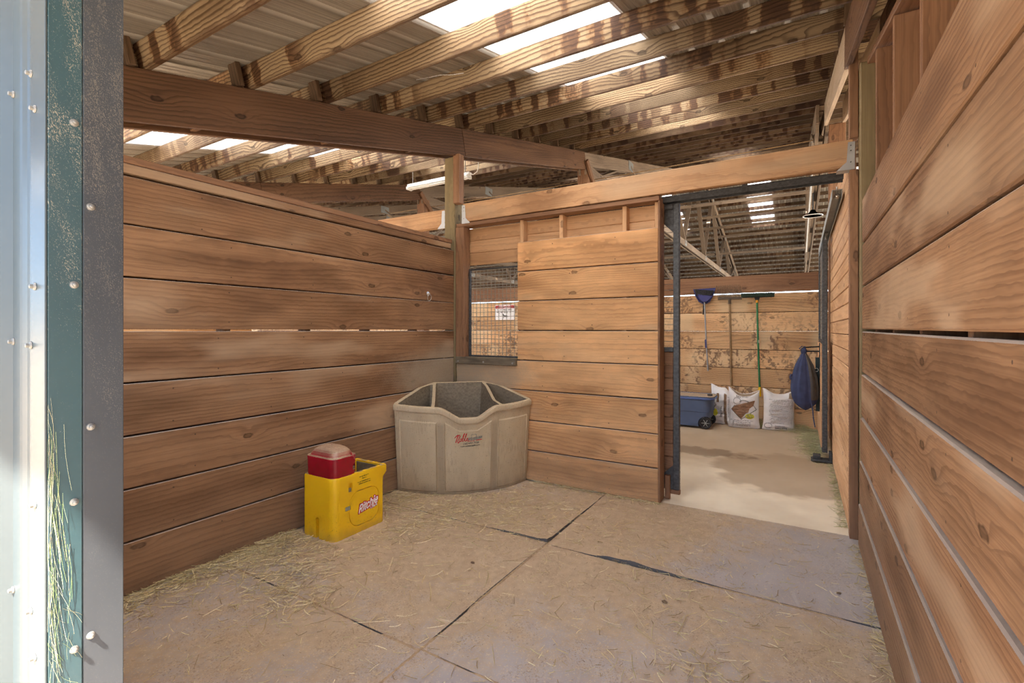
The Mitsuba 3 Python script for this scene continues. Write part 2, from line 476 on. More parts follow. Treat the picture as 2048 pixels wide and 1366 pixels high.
def yellow_fn(p, n, uv):
    c = mix((0.76, 0.44, 0.006), (0.84, 0.52, 0.012), fbm(p.x * 7, p.y * 7, p.z * 7, 2))
    sp = smoothstep(0.80, 0.88, noise(p.x * 230, p.y * 230, p.z * 190)) * smoothstep(0.34, 0.04, p.z)
    c = mix(c, (0.16, 0.085, 0.03), 0.7 * sp)
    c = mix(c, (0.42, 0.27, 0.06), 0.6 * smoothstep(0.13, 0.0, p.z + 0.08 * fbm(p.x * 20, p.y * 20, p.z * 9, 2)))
    return mix(c, (0.40, 0.29, 0.16), 0.85 * smoothstep(0.6, 0.9, n.z) * smoothstep(0.35, 0.6, noise(p.x * 30, p.y * 30, 2)))


scene['yellow_plastic'] = {'type': 'principled', 'base_color': proc(yellow_fn), 'roughness': 0.38, 'specular': 0.5}


def red_fn(p, n, uv):
    c = mix((0.22, 0.003, 0.010), (0.34, 0.008, 0.022), fbm(p.x * 9, p.y * 9, p.z * 9, 2))
    d = smoothstep(0.25, 0.75, n.z) * smoothstep(0.18, 0.45, fbm(p.x * 14, p.y * 14, p.z * 14, 3) + 0.1)
    return mix(c, mix((0.34, 0.245, 0.155), (0.46, 0.33, 0.22), noise(p.x * 90, p.y * 90, p.z * 90)), 0.9 * d)


scene['red_plastic'] = {'type': 'principled', 'base_color': proc(red_fn), 'roughness': 0.3, 'specular': 0.5}
scene['vertex_paint'] = {'type': 'twosided', 'bsdf': {'type': 'diffuse', 'reflectance': {'type': 'mesh_attribute', 'name': 'vertex_color'}}}
flat('ink_red', (0.42, 0.015, 0.02), 0.5)
flat('ink_black', (0.03, 0.03, 0.032), 0.5)
flat('ink_grey', (0.16, 0.16, 0.15), 0.5)
flat('ink_white', (0.85, 0.85, 0.84), 0.5)
flat('groove_dark', (0.12, 0.065, 0.01), 0.7)

flat('handle_wood', (0.27, 0.165, 0.075), 0.6, vary=0.3, scale=30)

# ---------------------------------------------------------------- setting out (metres)
PITCH = 0.2904                       # one wide stall board with its gap
XL, XR, YB, YF = -3.155, 0.345, 4.10, 8.25
SLOPE = 0.245
SL = np.array([0, 1, SLOPE]) / math.hypot(1, SLOPE)      # up the roof
SN = np.array([0, -SLOPE, 1]) / math.hypot(1, SLOPE)


def rafter_top(y):
    return 2.59 + SLOPE * y


RIDGE_Y = 19.8
FAR_Y = 32.0


def ridge_top(y):
    return rafter_top(y) if y <= RIDGE_Y else rafter_top(RIDGE_Y) - SLOPE * (y - RIDGE_Y)


FRAMES = [0.38, -3.205, -6.86, -10.5]

# ---------------------------------------------------------------- ground and floor
k = struct('ground')
gx = [(-60, -60, 60, 0.28), (-60, 8.22, 60, 60), (-60, 0.28, -14.2, 8.22), (3.6, 0.28, 60, 8.22)]
scene[k] = mikit.ply(cat([trimesh.creation.box(bounds=[[a, b, -0.25], [c, d, -0.03]]) for a, b, c, d in gx]), 'earth')
k = struct('floor')
scene[k] = mikit.ply(cat([box((-14.2, 0.28, -0.2), (3.6, 4.15, -0.02), 0.004), box((-14.2, 4.15, -0.2), (3.6, 8.22, -0.004), 0.004)]), 'concrete')


# rubber mats, six by four feet
def rubber_mat(x0, y0, x1, y1, lift, label):
    nx, ny = 74, 50
    xs, ys = np.linspace(x0, x1, nx), np.linspace(y0, y1, ny)
    X, Y = np.meshgrid(xs, ys, indexing='ij')
    Z = 0.0016 * (meshkit.fbm(np.stack([X * 5, Y * 5, X * 0 + 3], -1), 3) - 0.5) + lift(X, Y)
    wx = 0.004 * (meshkit.fbm(np.stack([Y * 6, X * 0 + x0, X * 0], -1), 2) - 0.5)
    X = X + wx * ((np.abs(X - x0) < 1e-6) | (np.abs(X - x1) < 1e-6))
    top = np.stack([X, Y, Z], -1).reshape(-1, 3)
    f = grid_faces(nx, ny)
    bot = top * [1, 1, 0] - [0, 0, 0.0165]
    n = len(top)
    edge = np.r_[np.arange(nx) * ny, (nx - 1) * ny + np.arange(1, ny), (np.arange(nx - 2, -1, -1)) * ny + ny - 1, np.arange(ny - 2, 0, -1)]
    a, b = edge, np.roll(edge, -1)
    side = np.vstack([np.c_[a, a + n, b], np.c_[b, a + n, b + n]])
    m = trimesh.Trimesh(np.vstack([top, bot]), np.vstack([f, side, f[:, ::-1] + n]), process=False)
    m.fix_normals()
    kk = obj('rubber_mat', m, 'mat_rubber', smooth=35)
    tag(kk, label, 'rubber mat', 'rubber mats on the stall floor')


def ss(a, b, x):
    t = np.clip((x - a) / (b - a), 0, 1)
    return t * t * (3 - 2 * t)


no = lambda X, Y: 0 * X
edge_y = lambda y, h, x0, x1: (lambda X, Y: h * ss(0.10, 0.0, Y - y) * ss(x0, x0 + 0.25, X) * ss(x1, x1 - 0.5, X))
rubber_mat(XR - 1.822, 2.935, XR - 0.004, 4.135, lambda X, Y: (0.020 + 0.006 * np.sin(X * 23) * np.sin(X * 9)) * ss(0.11, 0.0, Y - 2.935) * ss(-1.17, -1.02, X) * (1 - 0.9 * ss(-0.95, -0.25, X)) + 0.0005,
           'dusty rubber floor mat in front of the doorway, its front edge curled up')
rubber_mat(-3.14, 2.955, XR - 1.832, 4.07, lambda X, Y: 0.013 * ss(0.10, 0.0, Y - 2.955) * ss(-2.1, -1.7, X) + 0.010 * ss(0.08, 0, -1.487 - X) * ss(3.8, 3.2, Y),
           'dusty rubber floor mat under the beige corner feeder')
rubber_mat(XR - 1.822, 1.675, XR - 0.004, 2.925, lambda X, Y: -0.001 + 0 * X, 'grey rubber floor mat along the right wall, in front of the curled mat')
rubber_mat(-3.14, 1.665, XR - 1.834, 2.945, lambda X, Y: 0.005 * ss(0.07, 0, -1.489 - X) * ss(1.9, 2.3, Y) * ss(2.9, 2.5, Y), 'dusty rubber floor mat under the yellow waterer')
rubber_mat(XR - 1.826, 0.43, XR - 0.004, 1.665, no, 'rubber floor mat nearest the stall entrance on the right')
rubber_mat(-3.14, 0.43, XR - 1.832, 1.655, no, 'rubber floor mat at the near left, with scattered hay')

# dust and chaff swept into the seams between the mats
def seam(p, q, w, fill):
    p, q = np.array(p, float), np.array(q, float)
    n = int(np.linalg.norm(q - p) / 0.008)
    t = np.linspace(0, 1, n)
    c = p + (q - p) * t[:, None]
    s = np.array([-(q - p)[1], (q - p)[0]]) / np.linalg.norm(q - p)
    h = meshkit.fbm(np.stack([t * np.linalg.norm(q - p) * 4.5, np.full(n, p[0] * 3 + q[1]), np.zeros(n)], -1), 3)
    z = -0.0125 + 0.0145 * ss(fill, fill + 0.16, h)
    rowsd = [np.c_[c + s * k, z - abs(k) * 0.3 + rng.uniform(-0.0008, 0.0008, n)] for k in np.linspace(-w, w, 5)]
    return trimesh.Trimesh(np.vstack(rowsd), grid_faces(5, n)[:, ::-1], process=False)


def dust_fn(p, n, uv):
    return mix((0.30, 0.205, 0.125), (0.46, 0.335, 0.215), noise(p.x * 90, p.y * 90, p.z * 90))


scene['dust'] = {'type': 'twosided', 'bsdf': {'type': 'diffuse', 'reflectance': proc(dust_fn)}}
xs = XR - 1.828
kk = obj('seam_dust', cat([seam((xs, 0.45), (xs, 1.66), 0.010, 0.16), seam((xs, 1.66), (xs, 2.94), 0.010, 0.26), seam((xs, 2.95), (xs, 4.10), 0.010, 0.34), seam((-3.13, 2.950), (xs, 2.950), 0.010, 0.28), seam((xs, 2.930), (-1.1, 2.930), 0.006, 0.2),
                          seam((-1.1, 2.930), (-0.6, 2.930), 0.009, 0.40), seam((-0.6, 2.930), (XR, 2.930), 0.010, 0.30), seam((-3.13, 1.660), (xs, 1.660), 0.010, 0.26), seam((xs, 1.670), (XR, 1.670), 0.006, 0.2)]), 'dust')
tag(kk, 'tan dust and chaff filling the seams between the rubber mats', 'dust', kind='stuff')

# ---------------------------------------------------------------- wall_left
WL = struct('wall_left')
gaps = [0.010, 0.010, 0.010, 0.009, 0.012, 0.008, 0.011]
for i in range(8):
    z0 = i * PITCH + (0.004 if i else 0.002)
    z1 = (i + 1) * PITCH - (gaps[i] - 0.004 if i < 7 else 0.030)
    tilt = rng.uniform(-0.0007, 0.0007) if i != 6 else -0.0016
    y0, y1 = 0.47, 4.075
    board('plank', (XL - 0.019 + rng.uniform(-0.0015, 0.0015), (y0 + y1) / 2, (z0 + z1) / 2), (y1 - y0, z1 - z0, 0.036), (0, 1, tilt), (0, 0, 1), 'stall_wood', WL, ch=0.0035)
for i in range(8):
    span('lining_plank', (XL - 0.166, 0.47, i * PITCH + (0.012 if i == 5 else 0.0005)), (XL - 0.130, 4.06, (i + 1) * PITCH - (0.012 if i == 4 else 0.0005) + (0.039 if i == 7 else 0)), 'stall_wood', WL, 1, 2)
span('rail', (XL - 0.040, 0.47, 2.310), (XL - 0.002, 4.03, 2.362), 'stall_wood', WL, 1, 2, off=3.3)
span('cap', (XL - 0.088, 0.47, 2.364), (XL + 0.006, 4.04, 2.403), 'frame_wood', WL, 1, 0)
for y in (0.6, 1.17, 1.76, 2.36, 2.95, 3.55):
    span('stud', (XL - 0.128, y - 0.045, 0.0), (XL - 0.039, y + 0.0, 2.31), 'frame_wood', WL, 2, 0)

# ---------------------------------------------------------------- wall_right
WR = struct('wall_right')
rg = [0.013, 0.013, 0.013, 0.014, 0.016, 0.010, 0.014]
for i in range(8):
    z0 = i * PITCH + (0.003 if i else 0.002)
    z1 = (i + 1) * PITCH - (rg[i] - 0.003 if i < 7 else 0.0)
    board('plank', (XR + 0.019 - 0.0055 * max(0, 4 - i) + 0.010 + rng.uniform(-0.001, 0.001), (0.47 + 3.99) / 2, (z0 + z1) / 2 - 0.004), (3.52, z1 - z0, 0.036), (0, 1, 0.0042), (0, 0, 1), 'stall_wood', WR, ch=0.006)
for y in (0.50, 1.08, 1.70, 2.31, 2.93, 3.55):
    span('stud', (XR + 0.040, y, 0), (XR + 0.180, y + 0.038, 2.245 + SLOPE * y), 'frame_wood', WR, 2, 0)
board('sloping_plate', (XR + 0.110, 2.2, 2.275 + SLOPE * 2.2), (3.75, 0.14, 0.038), SL, (1, 0, 0), 'frame_wood', WR)
for i in range(26):
    z = i * 0.14
    y1 = 4.0
    y0 = 0.47 if z < 2.25 else max(0.47, (z - 2.22) / SLOPE)
    if y0 > 3.8:
        break
    span('outer_siding', (XR + 0.182, y0, z + 0.001), (XR + 0.200, y1, z + 0.139), 'frame_wood', WR, 1, 2)

# ---------------------------------------------------------------- wall_back with its window
WB = struct('wall_back')
XJ = -1.025
for i in range(8):
    z0 = i * PITCH * 0.997 + (0.004 if i else 0.003)
    z1 = (i + 1) * PITCH * 0.997 - (0.005 if i < 7 else 0.004)
    x0 = -3.14 if i < 4 else -2.39
    if i == 3:
        z1 += 0.0
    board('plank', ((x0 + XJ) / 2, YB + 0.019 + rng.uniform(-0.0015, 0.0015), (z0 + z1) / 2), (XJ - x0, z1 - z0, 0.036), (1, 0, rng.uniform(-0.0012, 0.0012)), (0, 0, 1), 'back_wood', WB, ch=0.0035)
for x in (-3.085, -2.365, -1.937, -1.327, -1.045):
    span('stud', (x - 0.0185, YB + 0.039, 0.0), (x + 0.0195, YB + 0.127, 2.538), 'light_wood' if x > -3 else 'frame_wood', WB, 2, 1)
span('jamb_trim', (-3.142, YB - 0.012, 1.170), (-3.036, YB + 0.10, 2.538), 'frame_wood', WB, 2, 0)
span('jamb_trim', (XJ - 0.002, YB + 0.002, 0.0), (XJ + 0.016, YB + 0.148, 2.538), 'frame_wood', WB, 2, 1)
span('top_plate', (-3.142, YB - 0.004, 2.540), (XJ + 0.010, YB + 0.127, 2.578), 'frame_wood', WB, 0, 1)
z = 2.538
while z > 0.02:
    z0 = max(0.002, z - 0.131)
    x0 = -3.12 if (z0 > 2.06 or z < 1.18) else -2.385
    span('siding_plank', (x0, YB + 0.1285, z0 + 0.001), (XJ + 0.002, YB + 0.146, z - 0.001), 'light_wood', WB, 0, 2, ch=0.004)
    z -= 0.131
span('header', (-3.045, YB - 0.012, 2.587), (0.312, YB + 0.026, 2.778), 'header_wood', WB, 0, 2, off=5.0)
span('header', (-3.045, YB + 0.030, 2.590), (0.312, YB + 0.068, 2.776), 'frame_wood', WB, 0, 2)
# joist hangers
for x, s in ((-3.045, 1), (0.312, -1)):
    side = sg.Polygon([(0, 0), (0.105, 0), (0.048, 0.055), (0.040, 0.19), (0, 0.19)])
    m = extrude(side, 0.003)
    m = orient(m, (x - s * 0.012, YB - 0.013, 2.570), (s, 0, 0), (0, 0, 1)) if s > 0 else orient(m, (x - s * 0.012, YB - 0.013, 2.570), (s, 0, 0), (0, 0, 1))
    seat = box((x - s * 0.012, YB - 0.016, 2.568), (x + s * 0.093, YB + 0.07, 2.572), 0.0005)
    hk = obj('joist_hanger', cat([m, seat]), 'galvanised', WB)
    for hz in (2.735, 2.70, 2.62):
        obj('nail', trimesh.creation.icosphere(1, 0.004).apply_translation((x + s * 0.012, YB - 0.016, hz)), 'steel_dark', hk)
span('guide_block', (-1.005, 4.245, 0.0), (-0.965, 4.29, 0.20), 'frame_wood', WB, 2, 0)
# sill under the grille, dark with grime
SILL = (-3.13, YB - 0.034, 1.098), (-2.393, YB + 0.12, 1.172)


def sill_fn(p, n, uv):
    return mix((0.060, 0.048, 0.034), (0.20, 0.155, 0.10), fbm(p.x * 9, p.y * 30, p.z * 30, 3))


scene['sill_grime'] = {'type': 'principled', 'base_color': proc(sill_fn), 'roughness': 0.6}
W1 = struct('window_1')
span('sill', SILL[0], SILL[1], 'sill_grime', W1, 0, 2, ch=0.006)
for x in (-3.09, -2.77, -2.425):
    obj('sill_bolt', trimesh.creation.cylinder(0.010, 0.008, sections=10).apply_transform(trimesh.transformations.rotation_matrix(math.pi / 2, (1, 0, 0))).apply_translation((x, YB - 0.036, 1.125)), 'screw_grey', W1)
for lo, hi in (((-3.035, 4.175, 1.172), (-3.012, 4.2, 2.10)), ((-2.415, 4.175, 1.172), (-2.392, 4.2, 2.10)), ((-3.012, 4.175, 2.083), (-2.415, 4.2, 2.10)), ((-3.012, 4.175, 1.172), (-2.415, 4.2, 1.187))):
    obj('frame_bar', box(lo, hi, 0.003), 'steel_dark', W1)
for x in np.arange(-2.985, -2.42, 0.0465):
    obj('upright_wire', tube([(x, 4.186, 1.18), (x, 4.186, 2.09)], 0.0028, 6), 'steel_wire', W1)
for z in np.arange(1.22, 2.08, 0.0465):
    obj('level_wire', tube([(-3.02, 4.1905, z), (-2.41, 4.1905, z)], 0.0026, 6), 'steel_wire', W1)

# ---------------------------------------------------------------- timber posts
def post(lo, hi, mat, label, group=None):
    kk = span('timber_post', lo, hi, mat, None, 2, 0, ch=0.006)
    tag(kk, label, 'post', group)
    return kk


post((-3.285, 4.08, 0), (-3.146, 4.22, rafter_top(4.1) - 0.30), 'treated_wood', 'greenish treated timber post at the corner of the left and back walls')
post((XR + 0.002, 4.005, 0), (XR + 0.142, 4.145, rafter_top(4.0) - 0.31), 'treated_wood', 'greenish treated timber post where the right wall meets the doorway')
kk = span('packer_board', (-3.143, 4.045, 2.785), (-3.062, 4.13, 3.30), 'frame_wood', None, 2, 0)
tag(kk, 'short reddish brown upright board between the roof beam and the left end of the header', 'board')
kk = span('packer_board', (0.292, 4.085, 2.785), (0.343, 4.165, 3.60), 'frame_wood', None, 2, 0)
tag(kk, 'dark reddish upright board above the right end of the header', 'board')
kk = span('doorway_trim', (0.293, 4.085, 0.0), (0.343, 4.17, 2.565), 'frame_wood', None, 2, 0)
tag(kk, 'brown upright trim board on the right side of the doorway', 'trim board')
arena_posts = [(0.42, 'brown timber post at the far end of the right roof beam beside the aisle'), (-3.205, 'brown timber post under the far end of the roof beam over the left wall'),
               (-6.86, 'brown timber post under the far end of the next roof beam behind the left wall'), (-10.5, None)]
for x, lab in arena_posts:
    if lab:
        post((x - 0.095, 7.72, 0), (x + 0.095, 7.90, rafter_top(7.8) - 0.3), 'frame_wood', lab)

# ---------------------------------------------------------------- ceiling: rafters, purlins, sheets
CE = struct('ceiling')
for n, xf in enumerate(FRAMES):
    xs = (xf + 0.075, xf - 0.075) if n else (xf + 0.11, xf - 0.09)
    for q, x in enumerate(xs):
        for y0, y1 in ((-0.50, 4.19), (4.195, 7.62)):
            ym = (y0 + y1) / 2
            board('rafter', (x, ym, rafter_top(ym) - 0.1475), ((y1 - y0) * math.hypot(1, SLOPE), 0.286, 0.038), SL, SN, 'beam_wood' if n or y0 < 4 else 'weathered_wood', CE)
    if n == 1:
        for y in np.arange(0.6, 7.5, 0.95):
            board('spacer_block', (xf, y, rafter_top(y) - 0.21), (0.112, 0.14, 0.038), (1, 0, 0), SN, 'beam_wood', CE)
PK = [1.245 + 0.592 * j for j in range(-3, 11)]
BAYS = [(3.4, 0.36), (0.40, -3.24), (-3.16, -6.90), (-6.82, -10.55), (-10.45, -14.2)]
for j, y in enumerate(PK):
    for b, (x1, x0) in enumerate(BAYS):
        dy = 0.020 * (1 if b % 2 else -1)
        c = np.array([(x0 + x1) / 2, y + dy, rafter_top(y + dy)]) + SN * 0.0705
        board('purlin', c, (x1 - x0, 0.139, 0.038), (1, 0, 0), SN, 'purlin_wood', CE, ch=0.002)
    for xf in FRAMES[:3]:
        c = np.array([xf + (0.075 if xf < 0 else -0.075), y - 0.058, rafter_top(y - 0.058)]) + SN * 0.078
        board('cleat', c, (0.150, 0.085, 0.036), SN, (1, 0, 0), 'dark_wood', CE)


def sheet_profile(ribs=True):
    pts = [(0.0, 0.0)]
    for r in range(4):
        c = 0.2286 * r
        if r:
            pts += [(c - 0.034, 0), (c - 0.018, 0.019), (c + 0.018, 0.019), (c + 0.034, 0)]
        else:
            pts = [(0.0, 0.019), (0.018, 0.019), (0.034, 0)]
        for mm in (0.085, 0.135):
            pts += [(c + mm - 0.009, 0), (c + mm, 0.004), (c + mm + 0.009, 0)]
    pts += [(0.9144 - 0.034, 0), (0.9144 - 0.018, 0.019), (0.9144 + 0.010, 0.0195)]
    return np.array(pts)


PROF = sheet_profile()


def sheet(x, ya, yb, topf, n, sl):
    p = PROF
    a = np.c_[x + p[:, 0], np.full(len(p), ya), np.full(len(p), topf(ya))] + n * (0.1405 + p[:, 1:2])
    b = np.c_[x + p[:, 0], np.full(len(p), yb), np.full(len(p), topf(yb))] + n * (0.1405 + p[:, 1:2])
    m = len(p)
    f = []
    for i in range(m - 1):
        f += [[i, i + 1, m + i + 1], [i, m + i + 1, m + i]]
    return trimesh.Trimesh(np.vstack([a, b]), f, process=False)


SW = 0.9144
for i in range(-13, 6):
    x = -1.9145 + SW * i
    lit = i % 4 == 0
    obj('skylight_panel' if lit else 'roof_sheet', sheet(x, -0.52, 7.6, rafter_top, SN, SL), 'skylight' if lit else 'roof_metal', CE)
SN2 = np.array([0, SLOPE, 1]) / math.hypot(1, SLOPE)
for i in range(-26, 10):
    x = -1.9145 + SW * i
    lit = i % 4 == 0
    for ya, yb, f, n in ((7.59, RIDGE_Y, rafter_top, SN), (RIDGE_Y, FAR_Y, ridge_top, SN2)):
        if not lit:
            obj('arena_roof_sheet', sheet(x, ya, yb, f, n, None), 'roof_metal', CE)
        else:
            c0, c1 = (11.9, 15.2) if n is SN else (20.9, 24.9)
            obj('arena_roof_sheet', sheet(x, ya, c0, f, n, None), 'roof_metal', CE)
            obj('arena_skylight_panel', sheet(x, c0, c1, f, n, None), 'skylight', CE)
            obj('arena_roof_sheet', sheet(x, c1, yb, f, n, None), 'roof_metal', CE)
for j in range(42):
    y = PK[-1] + 0.592 * (j + 1)
    if y > FAR_Y - 0.1:
        break
    if abs(y - RIDGE_Y) < 0.2:
        continue
    n = SN if y < RIDGE_Y else SN2
    zt = ridge_top(y)
    for x0, x1 in ((-25.5, -6.9), (-6.9, 7.2)):
        board('arena_purlin', np.array([(x0 + x1) / 2, y, zt]) + n * 0.0705, (x1 - x0, 0.139, 0.038), (1, 0, 0), n, 'arena_purlin_wood', CE, ch=0.002)

# ---------------------------------------------------------------- roof trusses over the arena
def truss(x, label, group=None):
    t = thing('roof_truss', label, 'roof truss', group)
    zb = 4.20
    for s in (-0.055, 0.055):
        board('bottom_chord', (x + s, (7.7 + 32) / 2, zb), (24.3, 0.19, 0.038), (0, 1, 0), (0, 0, 1), 'grey_wood', t)
        for ya, yb in ((7.62, RIDGE_Y), (FAR_Y, RIDGE_Y)):
            pa, pb = np.array([x + s, ya, ridge_top(ya) - 0.125]), np.array([x + s, yb, ridge_top(yb) - 0.125])
            board('top_chord', (pa + pb) / 2, (np.linalg.norm(pb - pa), 0.235, 0.038), pb - pa, (0, 0, 1), 'grey_wood', t)
    nodes_b = [8.3, 12.1, 16.0, 19.8, 23.7, 27.6, 31.3]
    nodes_t = [10.2, 14.05, 17.9, 21.7, 25.6, 29.5]
    for i, yt in enumerate(nodes_t):
        zt = ridge_top(yt) - 0.13
        for q, yb in enumerate((nodes_b[i], nodes_b[i + 1])):
            pa, pb = np.array([x + (0.02 if q else -0.02), yb, zb]), np.array([x + (0.02 if q else -0.02), yt, zt])
            board('web', (pa + pb) / 2, (np.linalg.norm(pb - pa), 0.14, 0.036), pb - pa, (1, 0, 0), 'grey_wood', t)
        obj('gusset_plate', box((x - 0.080, yt - 0.16, zt - 0.10), (x - 0.0765, yt + 0.16, zt + 0.10), 0.001), 'plate_grey', t)
        obj('gusset_plate', box((x + 0.0765, yt - 0.16, zt - 0.10), (x + 0.080, yt + 0.16, zt + 0.10), 0.001), 'plate_grey', t)
    for yb in nodes_b[1:-1]:
        obj('gusset_plate', box((x - 0.080, yb - 0.14, zb - 0.07), (x - 0.0765, yb + 0.14, zb + 0.11), 0.001), 'plate_grey', t)
        obj('gusset_plate', box((x + 0.0765, yb - 0.14, zb - 0.07), (x + 0.080, yb + 0.14, zb + 0.11), 0.001), 'plate_grey', t)
    return t


truss(0.25, 'weathered timber roof truss beyond the doorway, in line with the right wall')
truss(-3.2, 'weathered timber roof truss with crossing webs, seen through the left of the doorway')
truss(-6.86, 'weathered timber roof truss seen above the back wall header')
truss(-10.5, 'weathered timber roof truss farther left behind the stall partition')
truss(-14.2, 'weathered timber roof truss farthest left in the arena')
for yb, zb in ((14.9, 5.27), (15.9, 5.33), (19.2, 5.64), (20.3, 5.44), (22.9, 5.55), (24.1, 4.97)):
    for x0, x1 in ((-3.35, 0.32), (-7.0, -3.42), (-10.6, -7.06)):
        board('lateral_brace', ((x0 + x1) / 2, yb, zb), (x1 - x0, 0.089, 0.038), (1, 0, 0), (0, 0, 1), 'grey_wood', CE)
# knee braces where the roof beams meet the arena posts
for x in (-3.08, -6.74, -10.4):
    kk = board('knee_brace', (x, 7.88, 4.02), (0.80, 0.089, 0.038), (0, 0.72, -0.69), (0, 0.69, 0.72), 'frame_wood', None)
    tag(kk, {-3.08: 'diagonal timber brace at the far end of the roof beam over the left wall', -6.74: 'diagonal timber brace at the far end of the next roof beam to the left',
             -10.4: 'diagonal timber brace at the farthest left roof beam'}[x], 'brace')
# conduit and cable over the aisle
kk = obj('cable', tube([(-8.0, 8.0, 4.10), (-5, 8.0, 4.08), (-2, 8.0, 4.09), (0.15, 8.0, 4.12)], 0.007, 6), 'handle_wood')
tag(kk, 'long thin grey cable strung across above the back wall header', 'cable')

# ---------------------------------------------------------------- far aisle wall
WF = struct('wall_far')
for i in range(8):
    z0, z1 = i * 0.287 + 0.004, (i + 1) * 0.287 - 0.003
    if i == 7:
        z0 += 0.016
    for x0, x1 in ((0.60, -3.26), (-3.266, -6.85), (-6.856, -10.5), (-10.506, -14.2)):
        board('plank', ((x0 + x1) / 2, YF + 0.019, (z0 + z1) / 2), (x0 - x1 - 0.004, z1 - z0, 0.036), (1, 0, rng.uniform(-0.001, 0.001)), (0, 0, 1), 'far_wood' if i < 7 else 'frame_wood', WF, ch=0.004)
for i in range(7):
    span('lining_plank', (-14.2, YF + 0.132, i * 0.287 + 0.0005), (0.30, YF + 0.168, (i + 1) * 0.287 - (0.0005 if i < 6 else 0.006)), 'frame_wood', WF, 0, 2)
for x in (-3.26, -6.85, -10.5, -14.1):
    span('stud', (x - 0.045, YF + 0.04, 0), (x + 0.045, YF + 0.13, 2.3), 'frame_wood', WF, 2, 0)
# right-hand end of the aisle
WA = struct('wall_aisle_right')
z = 0.0
while z < 2.72:
    span('siding_plank', (0.300, 4.172, z + 0.0025), (0.319, 6.75, z + 0.1155), 'light_wood', WA, 1, 2, ch=0.005)
    z += 0.118
for i in range(23):
    span('siding_plank', (0.55, 6.75, i * 0.118 + 0.001), (0.57, 8.25, i * 0.118 + 0.117), 'frame_wood', WA, 1, 2)
obj('backing', box((0.321, 4.172, 0.0), (0.336, 6.75, 2.74), 0.001), 'frame_wood', WA)
# the next stall on the left
WN = struct('wall_next_stall')
for i in range(8):
    span('plank', (-6.84, 0.47, (i - 0.5) * PITCH + 0.002 if i else 0.001), (-6.80, 4.05, (i + 0.5) * PITCH - 0.002), 'back_wood', WN, 1, 2)
    span('back_plank', (-6.75, YB, i * PITCH + 0.004), (-4.6 if i < 8 else 0, YB + 0.036, (i + 1) * PITCH - 0.004), 'stall_wood', WN, 0, 2)
span('header', (-6.75, YB - 0.010, 2.565), (-3.30, YB + 0.07, 2.752), 'header_wood', WN, 0, 2)
side = sg.Polygon([(0, 0), (0.105, 0), (0.048, 0.055), (0.040, 0.19), (0, 0.19)])
obj('joist_hanger', orient(extrude(side, 0.003), (-3.287, YB - 0.012, 2.548), (-1, 0, 0), (0, 0, 1)), 'galvanised', WN)

# ---------------------------------------------------------------- front wall with the metal jamb beside the eye
WFR = struct('wall_front')
JX = -1.15
obj('jamb_face', box((JX - 0.05, 0.3622, 0.0), (JX, 0.4255, 2.45), 0.0015), 'jamb_grey', WFR)
obj('jamb_trim', box((JX - 0.05, 0.3125, 0.0), (JX + 0.0012, 0.3612, 2.45), 0.0015), 'teal_paint', WFR)
obj('corner_flange', box((JX - 0.068, 0.3085, 0.0), (JX + 0.0015, 0.3120, 2.45), 0.001), 'siding_paint', WFR)
# corrugated siding: flat pans and ribs standing towards the outside
px, x = [], JX - 0.058
for r in range(10):
    px += [(x, 0.3145), (x - 0.040, 0.3145), (x - 0.046, 0.3125), (x - 0.052, 0.3145), (x - 0.082, 0.3145), (x - 0.088, 0.3125), (x - 0.094, 0.3145), (x - 0.137, 0.3145), (x - 0.157, 0.2895), (x - 0.187, 0.2895), (x - 0.207, 0.3145)]
    x -= 0.2286
px = np.array(px)
n = len(px)
pz = np.where(px[:, 0] > JX - 0.30, 2.45, 1.18)  # unseen wall left of the jamb kept low, an opening added for daylight
v = np.vstack([np.c_[px, np.zeros(n)], np.c_[px, pz]])
f = np.vstack([[[i, i + 1, n + i + 1], [i, n + i + 1, n + i]] for i in range(n - 1)])
obj('metal_siding', trimesh.Trimesh(v, f, process=False), 'siding_paint', WFR)
for i in range(4):
    span('inner_plank', (-3.15, 0.388, i * PITCH + 0.003), (JX - 0.052, 0.424, (i + 1) * PITCH - 0.004), 'stall_wood', WFR, 0, 2)
span('beam', (-14.0, 0.33, 2.452), (3.4, 0.42, 2.64), 'frame_wood', WFR, 0, 2)
span('return_plank', (XR, 0.30, 0), (3.4, 0.34, 2.45), 'stall_wood', WFR, 2, 0)


def screw(pos, nrm, par, r=0.0072, long=0.004):
    prof = [(0, 0), (r, 0), (r * 0.9, 0.002), (r * 0.55, 0.003), (r * 0.55, 0.003 + long), (r * 0.3, 0.004 + long), (0, 0.0042 + long)]
    m = lathe(prof, 10)
    nrm = np.asarray(nrm, float)
    a, b, c = frame(nrm)
    return obj('screw', orient(m, pos, b, c), 'screw_grey', par, smooth=40)


for vv in (408, 858, 1285):
    screw((JX + 0.0005, 0.3735, 1.452 - (vv - 660) / 1085), (1, 0, 0), WFR)
for vv in (247, 570, 1003, 1297):
    screw((JX + 0.0015, 0.3490, 1.452 - (vv - 660) / 1082), (1, 0, 0), WFR)
for vv in (228, 575, 1002, 1300):
    screw((JX - 0.045, 0.3080, 1.452 - (vv - 660) / 1075), (0, -1, 0), WFR, long=0.0045)
for vv in (160, 690, 1208):
    screw((JX - 0.066, 0.3080, 1.452 - (vv - 660) / 1060), (0, -1, 0), WFR, long=0.0045)
for vv in (193, 683, 1175):
    screw((JX - 0.190, 0.3140, 1.452 - (vv - 660) / 1000), (0, -1, 0), WFR, long=0.0045)

# ---------------------------------------------------------------- sliding stall doors and their tracks
def gusset(p, ex, ez, s, par):
    m = extrude(sg.Polygon([(0, 0), (s, 0), (0, s)]), 0.003)
    obj('corner_plate', orient(m, p, ex, ez), 'steel_dark', par)


